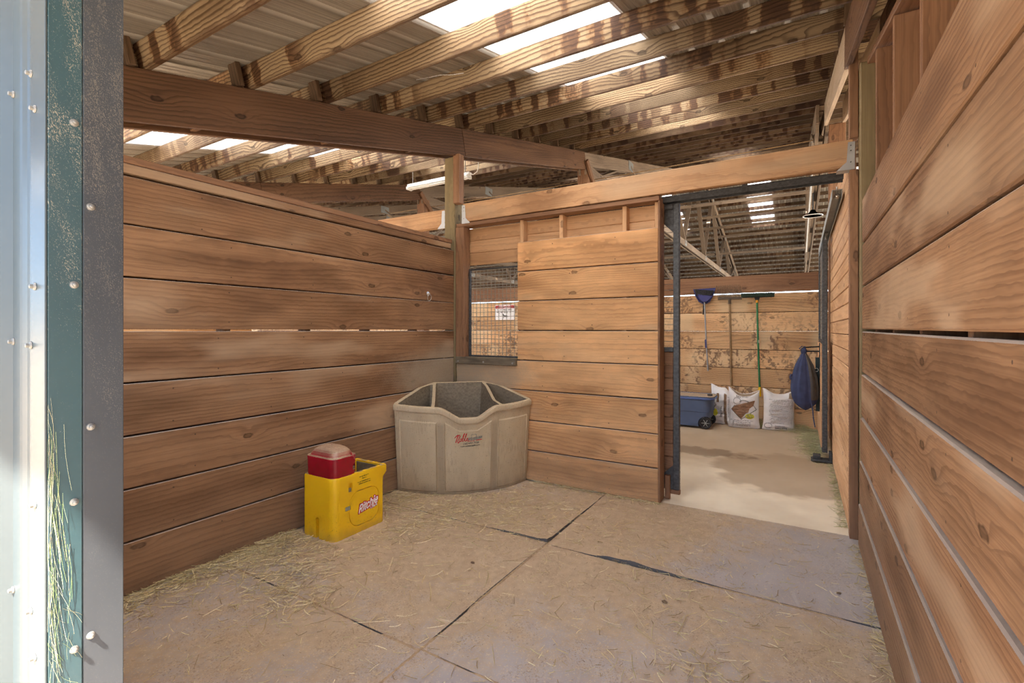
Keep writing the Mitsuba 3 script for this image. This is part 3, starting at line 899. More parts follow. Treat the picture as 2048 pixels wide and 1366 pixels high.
D1 = struct('door_1')
X0, X1, YD = -2.12, -0.893, 4.285
for lo, hi in (((X1 - 0.05, YD, 0.075), (X1, YD + 0.05, 2.545)), ((X0, YD, 0.075), (X0 + 0.05, YD + 0.05, 2.545)), ((X0 + 0.05, YD, 2.495), (X1 - 0.05, YD + 0.05, 2.545)),
               ((X0 + 0.05, YD, 1.262), (X1 - 0.05, YD + 0.05, 1.302)), ((X0 + 0.05, YD, 0.075), (X1 - 0.05, YD + 0.05, 0.125))):
    obj('frame_tube', box(lo, hi, 0.004), 'steel_dark', D1)
gusset((X1 - 0.05, YD + 0.02, 2.495), (-1, 0, 0), (0, 0, -1), 0.20, D1)
gusset((X1 - 0.05, YD + 0.01, 0.125), (-1, 0, 0), (0, 0, 1), 0.16, D1)
for i in range(10):
    z0 = 0.128 + i * 0.1135
    span('plank', (X0 + 0.051, YD + 0.012, z0), (X1 - 0.051, YD + 0.045, z0 + 0.111), 'frame_wood', D1, 0, 2, ch=0.005)
obj('bottom_guard', box((X1 - 0.10, YD + 0.005, 0.035), (X1 + 0.004, YD + 0.045, 0.073), 0.003), 'frame_wood', D1)
for z in np.arange(1.35, 2.49, 0.05):
    obj('wire', tube([(X0 + 0.03, YD + 0.022, z), (X1 - 0.03, YD + 0.022, z)], 0.0026, 6), 'steel_wire', D1)
for x in np.arange(X0 + 0.085, X1 - 0.06, 0.10):
    obj('wire', tube([(x, YD + 0.028, 1.28), (x, YD + 0.028, 2.51)], 0.0026, 6), 'steel_wire', D1)
obj('track', cat([box((-2.3, 4.26, 2.60), (0.27, 4.345, 2.606)), box((-2.3, 4.26, 2.552), (0.27, 4.265, 2.60)), box((-2.3, 4.34, 2.552), (0.27, 4.345, 2.60))]), 'steel_dark', D1)
obj('track_bracket', cat([box((x, 4.248, 2.555), (x + 0.04, 4.26, 2.64)) for x in (-2.0, -1.2, -0.4)]), 'steel_dark', D1)
# the leaf of the stall across, slid along the aisle's right wall
D2 = struct('door_2')
Ya, Yb, XD = 6.33, 7.55, 0.205
for lo, hi in (((XD, Ya, 0.10), (XD + 0.05, Ya + 0.05, 2.45)), ((XD, Yb - 0.05, 0.10), (XD + 0.05, Yb, 2.45)), ((XD, Ya + 0.05, 2.40), (XD + 0.05, Yb - 0.05, 2.45)),
               ((XD, Ya + 0.05, 1.30), (XD + 0.05, Yb - 0.05, 1.34)), ((XD, Ya + 0.05, 0.10), (XD + 0.05, Yb - 0.05, 0.15))):
    obj('frame_tube', box(lo, hi, 0.004), 'steel_dark', D2)
for i in range(9):
    z0 = 0.152 + i * 0.1275
    span('plank', (XD - 0.012, Ya + 0.01, z0), (XD + 0.03, Yb - 0.052, z0 + 0.125), 'light_wood', D2, 1, 2, ch=0.005)
for z in np.arange(1.38, 2.40, 0.05):
    obj('wire', tube([(XD + 0.012, Ya + 0.03, z), (XD + 0.012, Yb - 0.03, z)], 0.0028, 6), 'steel_wire', D2)
for y in np.arange(Ya + 0.10, Yb - 0.05, 0.10):
    obj('wire', tube([(XD + 0.018, y, 1.32), (XD + 0.018, y, 2.42)], 0.0028, 6), 'steel_wire', D2)
obj('track', cat([box((0.215, 4.62, 2.565), (0.285, 7.95, 2.571)), box((0.215, 4.62, 2.50), (0.220, 7.95, 2.565)), box((0.280, 4.62, 2.50), (0.285, 7.95, 2.565))]), 'plate_grey', D2)
for y in (Ya + 0.12, Yb - 0.12):
    obj('roller', cat([trimesh.creation.cylinder(0.022, 0.03, sections=14).apply_transform(trimesh.transformations.rotation_matrix(math.pi / 2, (0, 1, 0))).apply_translation((0.25, y, 2.53)),
                       tube([(0.245, y, 2.53), (0.24, y, 2.44)], 0.008, 8)]), 'screw_grey', D2)
obj('end_stop', cat([trimesh.creation.icosphere(2, 0.020).apply_translation((0.25, 4.66, 2.525)), tube([(0.25, 4.66, 2.53), (0.25, 4.66, 2.60)], 0.007, 8)]), 'chrome', D2, smooth=True)
obj('floor_guide', cat([box((0.10, 6.25, 0.01), (0.296, 6.40, 0.03), 0.003), box((0.12, 6.28, 0.03), (0.19, 6.38, 0.075), 0.004), box((0.27, 6.28, 0.03), (0.296, 6.38, 0.12), 0.003)]), 'steel_dark', D2)

# ---------------------------------------------------------------- corner feeder
CX0, CY0 = XL + 0.004, YB - 0.006


def fz(a, b):
    a, b = np.asarray(a, float), np.asarray(b, float)
    d = (a + b) / math.sqrt(2)
    r, ph = np.hypot(a, b), np.degrees(np.arctan2(a, b)) - 45
    z = np.interp(d, [0.25, 0.42, 0.65, 0.92], [0.928, 0.895, 0.785, 0.768])
    dip = 0.5 * (1 + np.cos(np.pi * np.clip(np.abs(ph) / 17.0, 0, 1)))
    dip = np.where(np.abs(ph) < 17, np.clip(1.25 * dip, 0, 1) ** 0.85, 0)
    return z - 0.092 * dip * ss(0.70, 0.86, r)


ROUT = 0.925
arc = [(ROUT * math.sin(t), ROUT * math.cos(t)) for t in np.radians(np.linspace(1.2, 88.8, 90))]
outline = [(0.003, 0.36), (0.003, 0.90)] + arc + [(0.90, 0.003), (0.36, 0.003)]
OUT = sg.Polygon(outline).buffer(-0.008).buffer(0.008)
inner = OUT.buffer(-0.030)
div = sg.LineString([(0.415, 0.86), (0.02, 0.36)]).buffer(0.0145).union(sg.LineString([(0.86, 0.415), (0.36, 0.02)]).buffer(0.0145))
holes = [g.buffer(-0.016).buffer(0.016) for g in inner.difference(div).geoms if g.area > 0.004]
holes = [max(h.geoms, key=lambda q: q.area) if hasattr(h, 'geoms') else h for h in holes]
RIM = OUT.difference(shapely.union_all(holes))


def world(a, b, z):
    return np.stack([CX0 + np.asarray(a), CY0 - np.asarray(b), np.asarray(z) + 0.003], -1)


def ring(poly, step=0.014):
    c = np.array(poly.exterior.segmentize(step).coords)[:-1]
    return c if sg.polygon.orient(poly).exterior.is_ccw == poly.exterior.is_ccw else c[::-1]


pv, pf, pk = [], [], 0
for gx in np.arange(0, 0.96, 0.024):                       # cut into small cells so that the rim follows its curved height
    for gy in np.arange(0, 0.96, 0.024):
        cell = RIM.intersection(sg.box(gx, gy, gx + 0.024, gy + 0.024))
        for g in getattr(cell, 'geoms', [cell]):
            if g.geom_type == 'Polygon' and g.area > 1e-9:
                a_, b_ = trimesh.creation.triangulate_polygon(g, engine='earcut')
                pv.append(a_)
                pf.append(np.asarray(b_) + pk)
                pk += len(a_)
v2, f2 = np.vstack(pv), np.vstack(pf)
tri = v2[f2]
flip = np.cross(tri[:, 1] - tri[:, 0], tri[:, 2] - tri[:, 0]) > 0        # b runs towards -Y, so the plan is mirrored
f2 = np.where(flip[:, None], f2[:, ::-1], f2)
tops = trimesh.Trimesh(world(v2[:, 0], v2[:, 1], fz(v2[:, 0], v2[:, 1])), f2, process=False)
c = ring(OUT, 0.010)
zt = fz(c[:, 0], c[:, 1])
rows = []
DRAFT = lambda z: 1 - 0.050 * (1 - z / 0.78)
for dz, k in ((0.0, 1.0), (0.006, 1.006), (0.012, 1.010), (0.044, 1.010), (0.052, 1.004), (0.060, 0.994)):
    rows.append((c * k, zt - dz))
for q in np.linspace(0.10, 1, 14):
    z = (zt - 0.060) * (1 - q)
    rows.append((c * (0.994 * np.clip(DRAFT(z), 0, 1))[:, None], z))
vv = np.vstack([world(np.clip(r[:, 0], 0.003, 9), np.clip(r[:, 1], 0.003, 9), z) for r, z in rows])
shell = trimesh.Trimesh(vv, grid_faces(len(rows), len(c), True), process=False)
if (shell.face_normals[:, :2] * (shell.triangles_center[:, :2] - [CX0 + 0.4, CY0 - 0.4])).sum() < 0:
    shell.invert()
FD = thing('corner_feeder', 'beige moulded plastic corner feeder with three compartments and a red and grey printed logo', 'corner feeder')
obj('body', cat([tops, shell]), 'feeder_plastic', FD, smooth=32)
for h in holes:
    c = ring(h)
    big = h.area > 0.12
    cen = c.mean(0)
    rows = []
    zt = fz(c[:, 0], c[:, 1])
    zb = 0.30 if big else 0.42
    for q in (0, 0.02, 0.06, 0.25, 0.5, 0.75, 0.92, 1.0):
        k = 1 - 0.16 * q - (0.06 if q == 1 else 0)
        rows.append(world(*(cen + (c - cen) * k).T, zt * (1 - q) + zb * q))
    n = len(c)
    vv = np.vstack(rows + [world(cen[:1], cen[1:], [zb - 0.004])])
    ff = np.vstack([grid_faces(len(rows), n, True), [[(len(rows) - 1) * n + j, (len(rows) - 1) * n + (j + 1) % n, len(rows) * n] for j in range(n)]])
    obj('centre_basin' if big else 'side_compartment', trimesh.Trimesh(vv, ff, process=False), 'basin_plastic', FD, smooth=40)


def fpoint(ph, z, off):
    """on the feeder's front: ph in degrees from the left wall towards the back wall"""
    r = ROUT * 0.994 * DRAFT(z) + off
    return world(r * np.sin(np.radians(ph)), r * np.cos(np.radians(ph)), z)


for p0, p1 in ((4.5, 27.5), (31.5, 58.5), (62.5, 85.5)):
    nu, nz = 58, 40
    P, Q = np.meshgrid(np.linspace(p0, p1, nu), np.linspace(0, 1, nz), indexing='ij')
    r = 0.9
    ztop = fz(r * np.sin(np.radians(P)), r * np.cos(np.radians(P))) - 0.125 + (0.02 if p0 == 31.5 else 0)
    Z = 0.012 + Q * (ztop - 0.012)
    edge = np.minimum(np.minimum(P - p0, p1 - P) / 1.0, np.minimum(Q, 1 - Q) * 38)
    off = np.where(edge < 0.02, -0.004, np.where(edge < 0.8, 0.0125, 0.0075))
    obj('front_panel', trimesh.Trimesh(fpoint(P.ravel(), Z.ravel(), off.ravel()), grid_faces(nu, nz)[:, ::-1], process=False), 'feeder_plastic', FD, smooth=25)


def on_feeder(m, x0, z0, rise=0.0):
    """lettering laid on the front panel: x0 = metres along the arc from its middle, z0 = height of the base line"""
    v = np.asarray(m.vertices)
    z = z0 + v[:, 1] + rise * v[:, 0]
    ph = 45 + np.degrees((x0 + v[:, 0]) / (ROUT * 0.97))
    return trimesh.Trimesh(fpoint(ph, z, 0.0088 + v[:, 2]), m.faces, process=False)


# the red script, as pen strokes
def bez(pts, n=14):
    from scipy.interpolate import CubicSpline
    p = np.array(pts, float)
    t = np.r_[0, np.cumsum(np.linalg.norm(np.diff(p, axis=0), axis=1))]
    s = np.linspace(0, t[-1], n * len(p))
    return CubicSpline(t, p)(s)


pen = [([(0.00, 0.66), (0.10, 0.80), (0.26, 0.93), (0.36, 0.98), (0.30, 0.70), (0.18, 0.30), (0.10, 0.02)], 0.055),
       ([(0.10, 0.02), (0.24, 0.42), (0.42, 0.86), (0.56, 0.97), (0.62, 0.90), (0.54, 0.55), (0.36, 0.10), (0.40, -0.08), (0.52, 0.02), (0.66, 0.20)], 0.050),
       ([(0.84, 0.40), (0.74, 0.42), (0.63, 0.22), (0.66, 0.06), (0.78, 0.10), (0.86, 0.30), (0.84, 0.42), (0.94, 0.36)], 0.042),
       ([(0.92, 0.22), (1.06, 0.52), (1.22, 0.96), (1.26, 1.08), (1.18, 1.02), (1.04, 0.56), (0.94, 0.16), (1.00, 0.03), (1.12, 0.12), (1.17, 0.32), (1.10, 0.38), (1.22, 0.32)], 0.042),
       ([(1.22, 0.30), (1.36, 0.56), (1.50, 0.92), (1.53, 1.03), (1.45, 0.94), (1.32, 0.46), (1.27, 0.12), (1.36, 0.04), (1.48, 0.16)], 0.042),
       ([(1.48, 0.16), (1.60, 0.24), (1.68, 0.36), (1.62, 0.43), (1.54, 0.30), (1.54, 0.10), (1.64, 0.03), (1.78, 0.16)], 0.040)]
script = shapely.union_all([sg.LineString(bez(p)).buffer(w) for p, w in pen])
S = 0.066
script = sa.scale(script, S, S, origin=(0, 0))
word = extrude(script.simplify(0.0003), 0.0012)
obj('logo_script', on_feeder(word, -0.118, 0.460, 0.10), 'ink_red', FD, label='red script lettering')
barn = [sg.LineString([(0.0, -0.002), (0.0, 0.048), (0.042, 0.048), (0.042, -0.002)]).buffer(0.0016), sg.box(0.0, 0.0, 0.042, 0.020).boundary.buffer(0.0012)]
for i in range(3):
    barn += [sg.LineString([(0.0, 0.005 + 0.006 * i), (0.042, 0.005 + 0.006 * i)]).buffer(0.0012)]
for x0, x1, z0 in ((-0.030, 0.0, 0.004), (0.042, 0.068, 0.006), (0.070, 0.094, 0.008)):
    barn += [sg.box(x0, z0, x1, z0 + 0.018).boundary.buffer(0.0013)] + [sg.LineString([(x0, z0 + 0.0045 * j), (x1, z0 + 0.0045 * j)]).buffer(0.0009) for j in range(1, 4)]
obj('logo_drawing', on_feeder(extrude(shapely.union_all(barn), 0.001), 0.024, 0.478, 0.06), 'ink_grey', FD, label='grey line drawing of stall panels')
redline = shapely.union_all([sg.box(-0.030 + 0.010 * i, -0.011, -0.030 + 0.010 * i + 0.007, -0.005) for i in range(6)] + [sg.box(0.043, -0.008, 0.094, -0.001)])
obj('logo_underline', on_feeder(extrude(redline, 0.001), 0.024, 0.478, 0.06), 'ink_red', FD)
obj('phone_number', on_feeder(lettering('360 437.7966', 0.0145, True), -0.046, 0.442, 0.05), 'ink_black', FD)
obj('web_address', on_feeder(lettering('www.noblepanels.com', 0.0125, True, condense=0.92), -0.070, 0.4185, 0.05), 'ink_black', FD)

# ---------------------------------------------------------------- automatic waterer: yellow housing, red cover
WT = thing('waterer', 'yellow plastic automatic waterer with a red cover, standing against the left wall', 'waterer')
fx0, fx1, fy0, fy1 = -3.045, -2.720, 2.190, 2.650
foot = shapely.union_all([rrect(fx0, fy0, fx1, fy1, 0.022), ]).intersection(sg.Polygon([(fx0, fy0), (fx1 - 0.055, fy0), (fx1 - 0.055, fy0 + 0.055), (fx1, fy0 + 0.055), (fx1, fy1), (fx0, fy1)]).union(sg.Point(fx1 - 0.055, fy0 + 0.055).buffer(0.055, quad_segs=12)))
man = lambda m: m
body = trimesh.creation.extrude_polygon(foot, 0.345, engine='earcut')
# upper part flares at the far end
n = 0
rowsw = []
ringp = np.array(foot.exterior.segmentize(0.03).coords)[:-1]
zz = [0.0, 0.10, 0.20, 0.30, 0.345, 0.375, 0.40, 0.418, 0.430]
for z in zz:
    q = ringp.copy()
    push = 0.028 * ss(0.335, 0.375, z)
    q[:, 1] += push * ss(2.45, 2.62, q[:, 1])
    q[:, 0] += 0.010 * ss(0.335, 0.375, z) * ss(2.45, 2.62, ringp[:, 1]) * np.where(q[:, 0] > -2.88, 1, 0)
    if z == 0.430:
        cc = q.mean(0)
        q = cc + (q - cc) * 0.985
    rowsw.append(np.c_[q, np.full(len(q), z)])
nw = len(ringp)
vv = np.vstack(rowsw + [[[*ringp.mean(0), 0.0]], [[*ringp.mean(0), 0.430]]])
ff = np.vstack([grid_faces(len(zz), nw, True), [[len(zz) * nw, (j + 1) % nw, j] for j in range(nw)], [[len(zz) * nw + 1, (len(zz) - 1) * nw + j, (len(zz) - 1) * nw + (j + 1) % nw] for j in range(nw)]])
body = trimesh.Trimesh(vv, ff, process=True)
if body.volume < 0:
    body.invert()


def side_cut(poly, depth):
    """cut into the face towards +X; poly in (y, z)"""
    return orient(extrude(poly, depth + 0.02), (fx1 - depth, 0, 0), (0, 1, 0), (0, 0, 1))


panel = rrect(2.325, 0.052, 2.598, 0.300, 0.085)
cuts = [side_cut(panel.buffer(0.0022).difference(panel.buffer(-0.0022)), 0.010),
        side_cut(sg.box(2.316, 0.312, 2.350, 0.372), 0.020), side_cut(sg.box(2.288, 0.186, 2.336, 0.214), 0.016),
        orient(extrude(sg.Polygon([(-2.905, -0.02), (-2.875, -0.02), (-2.875, 0.135)]).union(sg.Polygon([(-2.905, -0.02), (-2.873, -0.02), (-2.873, 0.13), (-2.905, 0.13)])).union(sg.Point(-2.889, 0.13).buffer(0.016)), 0.10), (0, 2.23, 0), (1, 0, 0), (0, 0, 1)),
        box((fx0 + 0.028, 2.405, 0.300), (fx1 - 0.024, 2.642, 0.60), 0.012)]
import manifold3d as m3


def to_m(m):
    return m3.Manifold(m3.Mesh(np.asarray(m.vertices, np.float32), np.asarray(m.faces, np.uint32)))


def welded(m):
    m = trimesh.Trimesh(m.vertices, m.faces, process=True)
    m.merge_vertices()
    if m.volume < 0:
        m.invert()
    return m


res = to_m(welded(body))
for q in cuts:
    for comp in welded(q).split(only_watertight=False):
        cm = to_m(welded(comp))
        if cm.status() == m3.Error.NoError and cm.volume() > 0:
            res = res - cm
obj('housing', res, 'yellow_plastic', WT, smooth=35)
obj('slot_plate', box((fx1 - 0.014, 2.289, 0.187), (fx1 - 0.004, 2.335, 0.213), 0.001), 'plate_grey', WT)
obj('slot_plug', box((fx1 - 0.019, 2.318, 0.314), (fx1 - 0.008, 2.348, 0.335), 0.002), 'basin_plastic', WT)
obj('trough', box((fx0 + 0.026, 2.403, 0.296), (fx1 - 0.022, 2.644, 0.302), 0.001), 'basin_plastic', WT)
tw = []
for lo, hi in (((fx0 + 0.027, 2.404, 0.30), (fx0 + 0.031, 2.643, 0.418)), ((fx1 - 0.028, 2.404, 0.30), (fx1 - 0.0235, 2.643, 0.412)), ((fx0 + 0.027, 2.639, 0.30), (fx1 - 0.024, 2.643, 0.418)), ((fx0 + 0.027, 2.404, 0.30), (fx1 - 0.024, 2.408, 0.415))):
    tw.append(box(lo, hi, 0.0008))
obj('trough_liner', cat(tw), 'basin_plastic', WT, label='dark wet drinking trough')
# cover: skirt and dome in one loft
cfoot = rrect(fx0 + 0.004, 2.193, fx1 - 0.004, 2.412, 0.060)
cr = np.array(cfoot.exterior.segmentize(0.012).coords)[:-1]
cc = np.array([(fx0 + fx1) / 2, 2.3025])
prof = [(0.968, 0.428), (0.985, 0.436), (0.992, 0.47), (1.0, 0.535), (1.012, 0.553), (1.010, 0.562), (0.985, 0.566), (0.945, 0.562), (0.91, 0.563), (0.87, 0.569), (0.83, 0.580), (0.77, 0.594), (0.68, 0.608), (0.56, 0.619), (0.42, 0.627), (0.26, 0.632), (0.04, 0.634)]
rows = []
for k, z in prof:
    q = cc + (cr - cc) * k
    notch = 0.030 * np.exp(-((q[:, 1] - 2.372) / 0.011) ** 4) * (q[:, 0] > -2.86) * ss(0.80, 0.93, k) * (1 if z > 0.55 else 0)
    rows.append(np.c_[q, z - notch])
nc = len(cr)
vv = np.vstack(rows + [[[*cc, 0.428]], [[*cc, 0.624]]])
ff = np.vstack([grid_faces(len(prof), nc, True), [[len(prof) * nc, (j + 1) % nc, j] for j in range(nc)], [[len(prof) * nc + 1, (len(prof) - 1) * nc + j, (len(prof) - 1) * nc + (j + 1) % nc] for j in range(nc)]])
cov = welded(trimesh.Trimesh(vv, ff, process=False))
cut = to_m(welded(box((fx1 - 0.035, 2.358, 0.462), (fx1 + 0.03, 2.392, 0.502), 0.001)))
CV = obj('cover', to_m(cov) - cut, 'red_plastic', WT, smooth=38)
obj('latch', box((fx1 - 0.030, 2.362, 0.464), (fx1 - 0.020, 2.388, 0.482), 0.001), 'basin_plastic', CV)


def on_waterer(m, y0, z0, rise, off=0.0):
    v = np.asarray(m.vertices)
    return trimesh.Trimesh(np.c_[fx1 + 0.0004 + off + v[:, 2], y0 + v[:, 0], z0 + v[:, 1] + rise * v[:, 0]], m.faces, process=False)


name = lettering('Ritchie', 0.056, True, slant=0.22, condense=0.74)
w = name.vertices[:, 0].max()
sh = cat([on_waterer(name, 2.405 + dx, 0.136 + dz, 0.18) for dx in (-0.006, 0, 0.006) for dz in (-0.006, 0, 0.006)])
obj('logo_outline', sh, 'ink_red', WT)
obj('logo_letters', on_waterer(name, 2.405, 0.136, 0.18, 0.0012), 'ink_white', WT, label='white lettering outlined in red')
us = lettering('USA', 0.014, True, slant=0.2, condense=1.7)
obj('logo_outline', cat([on_waterer(us, 2.515 + dx, 0.136 + dz, 0.18) for dx in (-0.003, 0.003) for dz in (-0.003, 0.003)]), 'ink_red', WT)
obj('logo_letters', on_waterer(us, 2.515, 0.136, 0.18, 0.0012), 'ink_white', WT)
rows = [(2.415, 0.392, 22), (2.437, 0.377, 9), (2.398, 0.356, 30), (2.408, 0.342, 24)]
for y, z, n in rows:
    bits = [sg.box(0.0045 * i, 0, 0.0045 * i + rng.uniform(0.002, 0.004), rng.uniform(0.004, 0.007)) for i in range(n) if rng.random() > 0.12]
    obj('embossed_text', on_waterer(extrude(shapely.union_all(bits), 0.0012), y, z, 0.02), 'groove_dark', WT)
star = shapely.union_all([sa.rotate(sg.box(-0.002, 0.004, 0.002, 0.016), 60 * i, origin=(0, 0)) for i in range(6)])
obj('embossed_mark', on_waterer(extrude(star, 0.0012), 2.585, 0.378, 0.0), 'groove_dark', WT)

# ---------------------------------------------------------------- tie ring on the left wall
TR = thing('tie_ring', 'small chrome tie ring screwed to the left wall near the corner', 'ring')
rx, ry, rz = XL + 0.001, 3.655, 1.810
obj('eye_screw', cat([tube([(rx, ry, rz), (rx + 0.018, ry, rz)], 0.006, 8), tube([(rx + 0.018 + 0.010 * math.cos(t), ry, rz + 0.010 * math.sin(t) - 0.004) for t in np.linspace(0, 2 * math.pi, 17)[:-1]], 0.004, 7, closed=True), lathe([(0, 0), (0.021, 0), (0.021, 0.003), (0, 0.005)], 14).apply_transform(trimesh.transformations.rotation_matrix(math.pi / 2, (0, 1, 0))).apply_translation((rx, ry, rz))]), 'chrome', TR, smooth=40)
obj('ring', tube([(rx + 0.016 + 0.004 * math.sin(t), ry + 0.008 + 0.027 * math.cos(t), rz - 0.040 + 0.030 * math.sin(t)) for t in np.linspace(0, 2 * math.pi, 29)[:-1]], 0.0035, 8, closed=True), 'chrome', TR, smooth=True)

# ---------------------------------------------------------------- NOTICE sign on the far wall
SG = thing('notice_sign', 'white notice sign with a red heading, seen through the wire grille', 'sign')
sx, sz, sy = -5.335, 1.655, YF - 0.004
flat('sign_white', (0.86, 0.86, 0.86), 0.4)
obj('board', orient(extrude(rrect(0, 0, 0.472, 0.305, 0.03), 0.003), (sx, sy + 0.003, sz), (1, 0, 0), (0, 0, 1)), 'sign_white', SG)
head = rrect(0.014, 0.02, 0.458, 0.291, 0.022).intersection(sg.box(0, 0.232, 0.5, 0.4))
obj('heading', orient(extrude(head, 0.001), (sx, sy, sz), (1, 0, 0), (0, 0, 1)), 'ink_red', SG)
m = lettering('NOTICE', 0.046, True)
obj('heading_letters', orient(m, (sx + 0.236 - m.vertices[:, 0].max() / 2, sy - 0.001, sz + 0.240), (1, 0, 0), (0, 0, 1)), 'ink_white', SG)
for zl, words in ((0.190, (0.05, 0.05, 0.07, 0.11)), (0.145, (0.06, 0.05, 0.10, 0.05))):
    x = 0.05
    bits = []
    for wl in words:
        k = int(wl / 0.017)
        bits += [sg.box(x + 0.017 * j, zl, x + 0.017 * j + 0.011, zl + 0.026).boundary.buffer(0.0022) for j in range(k)]
        x += wl + 0.03
    obj('small_text', orient(extrude(shapely.union_all(bits), 0.001), (sx, sy, sz), (1, 0, 0), (0, 0, 1)), 'ink_grey', SG)
horse = sg.Polygon([(0, 70), (10, 62), (22, 66), (30, 48), (32, 30), (26, 8), (32, 2), (42, 26), (60, 30), (78, 26), (92, 2), (100, 6), (92, 30), (100, 42), (120, 24), (128, 30), (108, 58), (94, 62), (60, 60), (44, 64), (30, 84), (20, 92), (16, 84), (4, 78)])
obj('horse_silhouette', orient(extrude(sa.scale(horse, 0.0011, 0.0009, origin=(0, 0)), 0.001), (sx + 0.175, sy, sz + 0.035), (1, 0, 0), (0, 0, 1)), 'ink_black', SG)

# ---------------------------------------------------------------- tools hanging on the far aisle wall
TY = YF - 0.03
flat('broom_blue', (0.045, 0.050, 0.190), 0.4)
flat('bristle_black', (0.030, 0.030, 0.033), 0.8)
flat('handle_grey', (0.36, 0.36, 0.38), 0.35, 0.4)
flat('handle_wood', (0.27, 0.165, 0.075), 0.6, vary=0.3, scale=30)
flat('handle_green', (0.020, 0.170, 0.060), 0.4)
flat('grip_yellow', (0.80, 0.50, 0.010), 0.45)
flat('fork_brown', (0.085, 0.060, 0.040), 0.6)
flat('bristle_green', (0.020, 0.040, 0.024), 0.8)
flat('hook_orange', (0.70, 0.30, 0.02), 0.5)


def bristles(x0, x1, z0, z1, y, spread, n, depth, tw, top_curve=None):
    ms = []
    for i in range(n):
        u = (i + 0.5) / n
        for q in range(3):
            uu = u + rng.uniform(-0.4, 0.4) / n
            xa = x0 + (x1 - x0) * uu
            xb = xa + spread * (uu - 0.5) + rng.uniform(-0.004, 0.004)
            yy = y + rng.uniform(-depth, depth)
            zt = z1 + (top_curve(uu) if top_curve else 0) + rng.uniform(-0.006, 0.006)
            ms.append(bar((xa, yy, z0), (xb, yy + rng.uniform(-0.006, 0.006), zt), tw, tw, ch=0.0005))
    return cat(ms)


BR = thing('angle_broom', 'black-bristled angle broom on a grey handle hung head up on the far wall', 'broom')
obj('handle', tube([(-1.318, TY - 0.035, 1.93), (-1.288, TY - 0.022, 1.20), (-1.266, TY - 0.010, 0.80)], 0.0115, 10), 'handle_grey', BR, smooth=40)
obj('grip', tube([(-1.300, TY - 0.026, 1.30), (-1.294, TY - 0.024, 1.17)], 0.0150, 10), 'broom_blue', BR, smooth=40)
obj('head', orient(extrude(sg.Polygon([(-0.10, 0.075), (0.13, 0.03), (0.06, -0.035), (0.012, -0.06), (-0.012, -0.06), (-0.07, 0.0)]), 0.04), (-1.318, TY - 0.025, 1.955), (1, 0, 0), (0, 0, 1)), 'broom_blue', BR)
obj('bristles', bristles(-1.432, -1.205, 2.005, 2.105, TY - 0.055, 0.07, 26, 0.014, 0.007, lambda u: -0.035 * u), 'bristle_black', BR)
DP = thing('dustpan', 'blue dustpan clipped on behind the black angle broom', 'dustpan')
pan = sg.Polygon([(-0.165, 0.155), (0.160, 0.165), (0.115, 0.03), (0.07, -0.05), (0.03, -0.075), (-0.03, -0.075), (-0.08, -0.045), (-0.13, 0.04)])
obj('pan', orient(extrude(pan, 0.004), (-1.316, TY - 0.006, 1.955), (1, 0, 0), (0, 0, 1)), 'broom_blue', DP)
rimp = [(-1.316 + x, TY - 0.022, 1.955 + z) for x, z in [(0.160, 0.165), (0.115, 0.03), (0.07, -0.05), (0.03, -0.075), (-0.03, -0.075), (-0.08, -0.045), (-0.13, 0.04), (-0.165, 0.155)]]
obj('rim', tube(rimp, 0.010, 8), 'broom_blue', DP, smooth=40)
obj('handle', tube([(-1.330, TY - 0.012, 1.89), (-1.338, TY - 0.012, 1.70)], 0.009, 8), 'bristle_black', DP, smooth=40)

FK = thing('manure_fork', 'brown tined manure fork with a wooden handle, hung between the two brooms', 'fork')
obj('handle', tube([(-0.948, TY - 0.022, 1.90), (-0.936, TY - 0.018, 1.25), (-0.923, TY - 0.012, 0.58)], 0.016, 10), 'handle_wood', FK, smooth=40)
obj('socket', cat([tube([(-0.948, TY - 0.022, 1.86), (-0.949, TY - 0.024, 1.945)], 0.021, 10), box((-1.118, TY - 0.034, 1.925), (-0.775, TY - 0.014, 1.965), 0.004)]), 'fork_brown', FK, smooth=40)
for i in range(17):
    u = i / 16
    xa = -1.112 + 0.33 * u
    obj('tine', tube([(xa, TY - 0.024, 1.955), (xa - 0.006, TY - 0.030, 2.05), (xa - 0.022, TY - 0.048, 2.155)], [0.0048, 0.0045, 0.003], 6), 'fork_brown', FK)

PB = thing('push_broom', 'wide dark push broom with a green handle and yellow end grip', 'broom')
obj('handle', tube([(-0.566, TY - 0.045, 1.865), (-0.550, TY - 0.032, 1.20), (-0.531, TY - 0.020, 0.54)], 0.0135, 10), 'handle_green', PB, smooth=40)
obj('end_grip', tube([(-0.5325, TY - 0.021, 0.590), (-0.529, TY - 0.019, 0.445)], 0.0205, 12), 'grip_yellow', PB, smooth=40)
obj('collar', tube([(-0.567, TY - 0.046, 1.905), (-0.566, TY - 0.045, 1.865)], 0.019, 10), 'hook_orange', PB, smooth=40)
obj('sleeve', tube([(-0.5505, TY - 0.033, 1.30), (-0.549, TY - 0.032, 1.255)], 0.0142, 10), 'white_enamel', PB, smooth=40)
obj('head', cat([orient(extrude(rrect(-0.215, -0.020, 0.225, 0.020, 0.012), 0.055), (-0.560, TY - 0.010, 1.965), (1, 0, 0), (0, 0, 1)), orient(extrude(sg.Polygon([(-0.04, 0.0), (0.04, 0.0), (0.02, -0.06), (-0.02, -0.06)]), 0.03), (-0.565, TY - 0.025, 1.955), (1, 0, 0), (0, 0, 1))]), 'bristle_black', PB)
obj('bristles', bristles(-0.775, -0.335, 1.955, 2.005, TY - 0.075, 0.01, 60, 0.022, 0.011), 'bristle_green', PB)
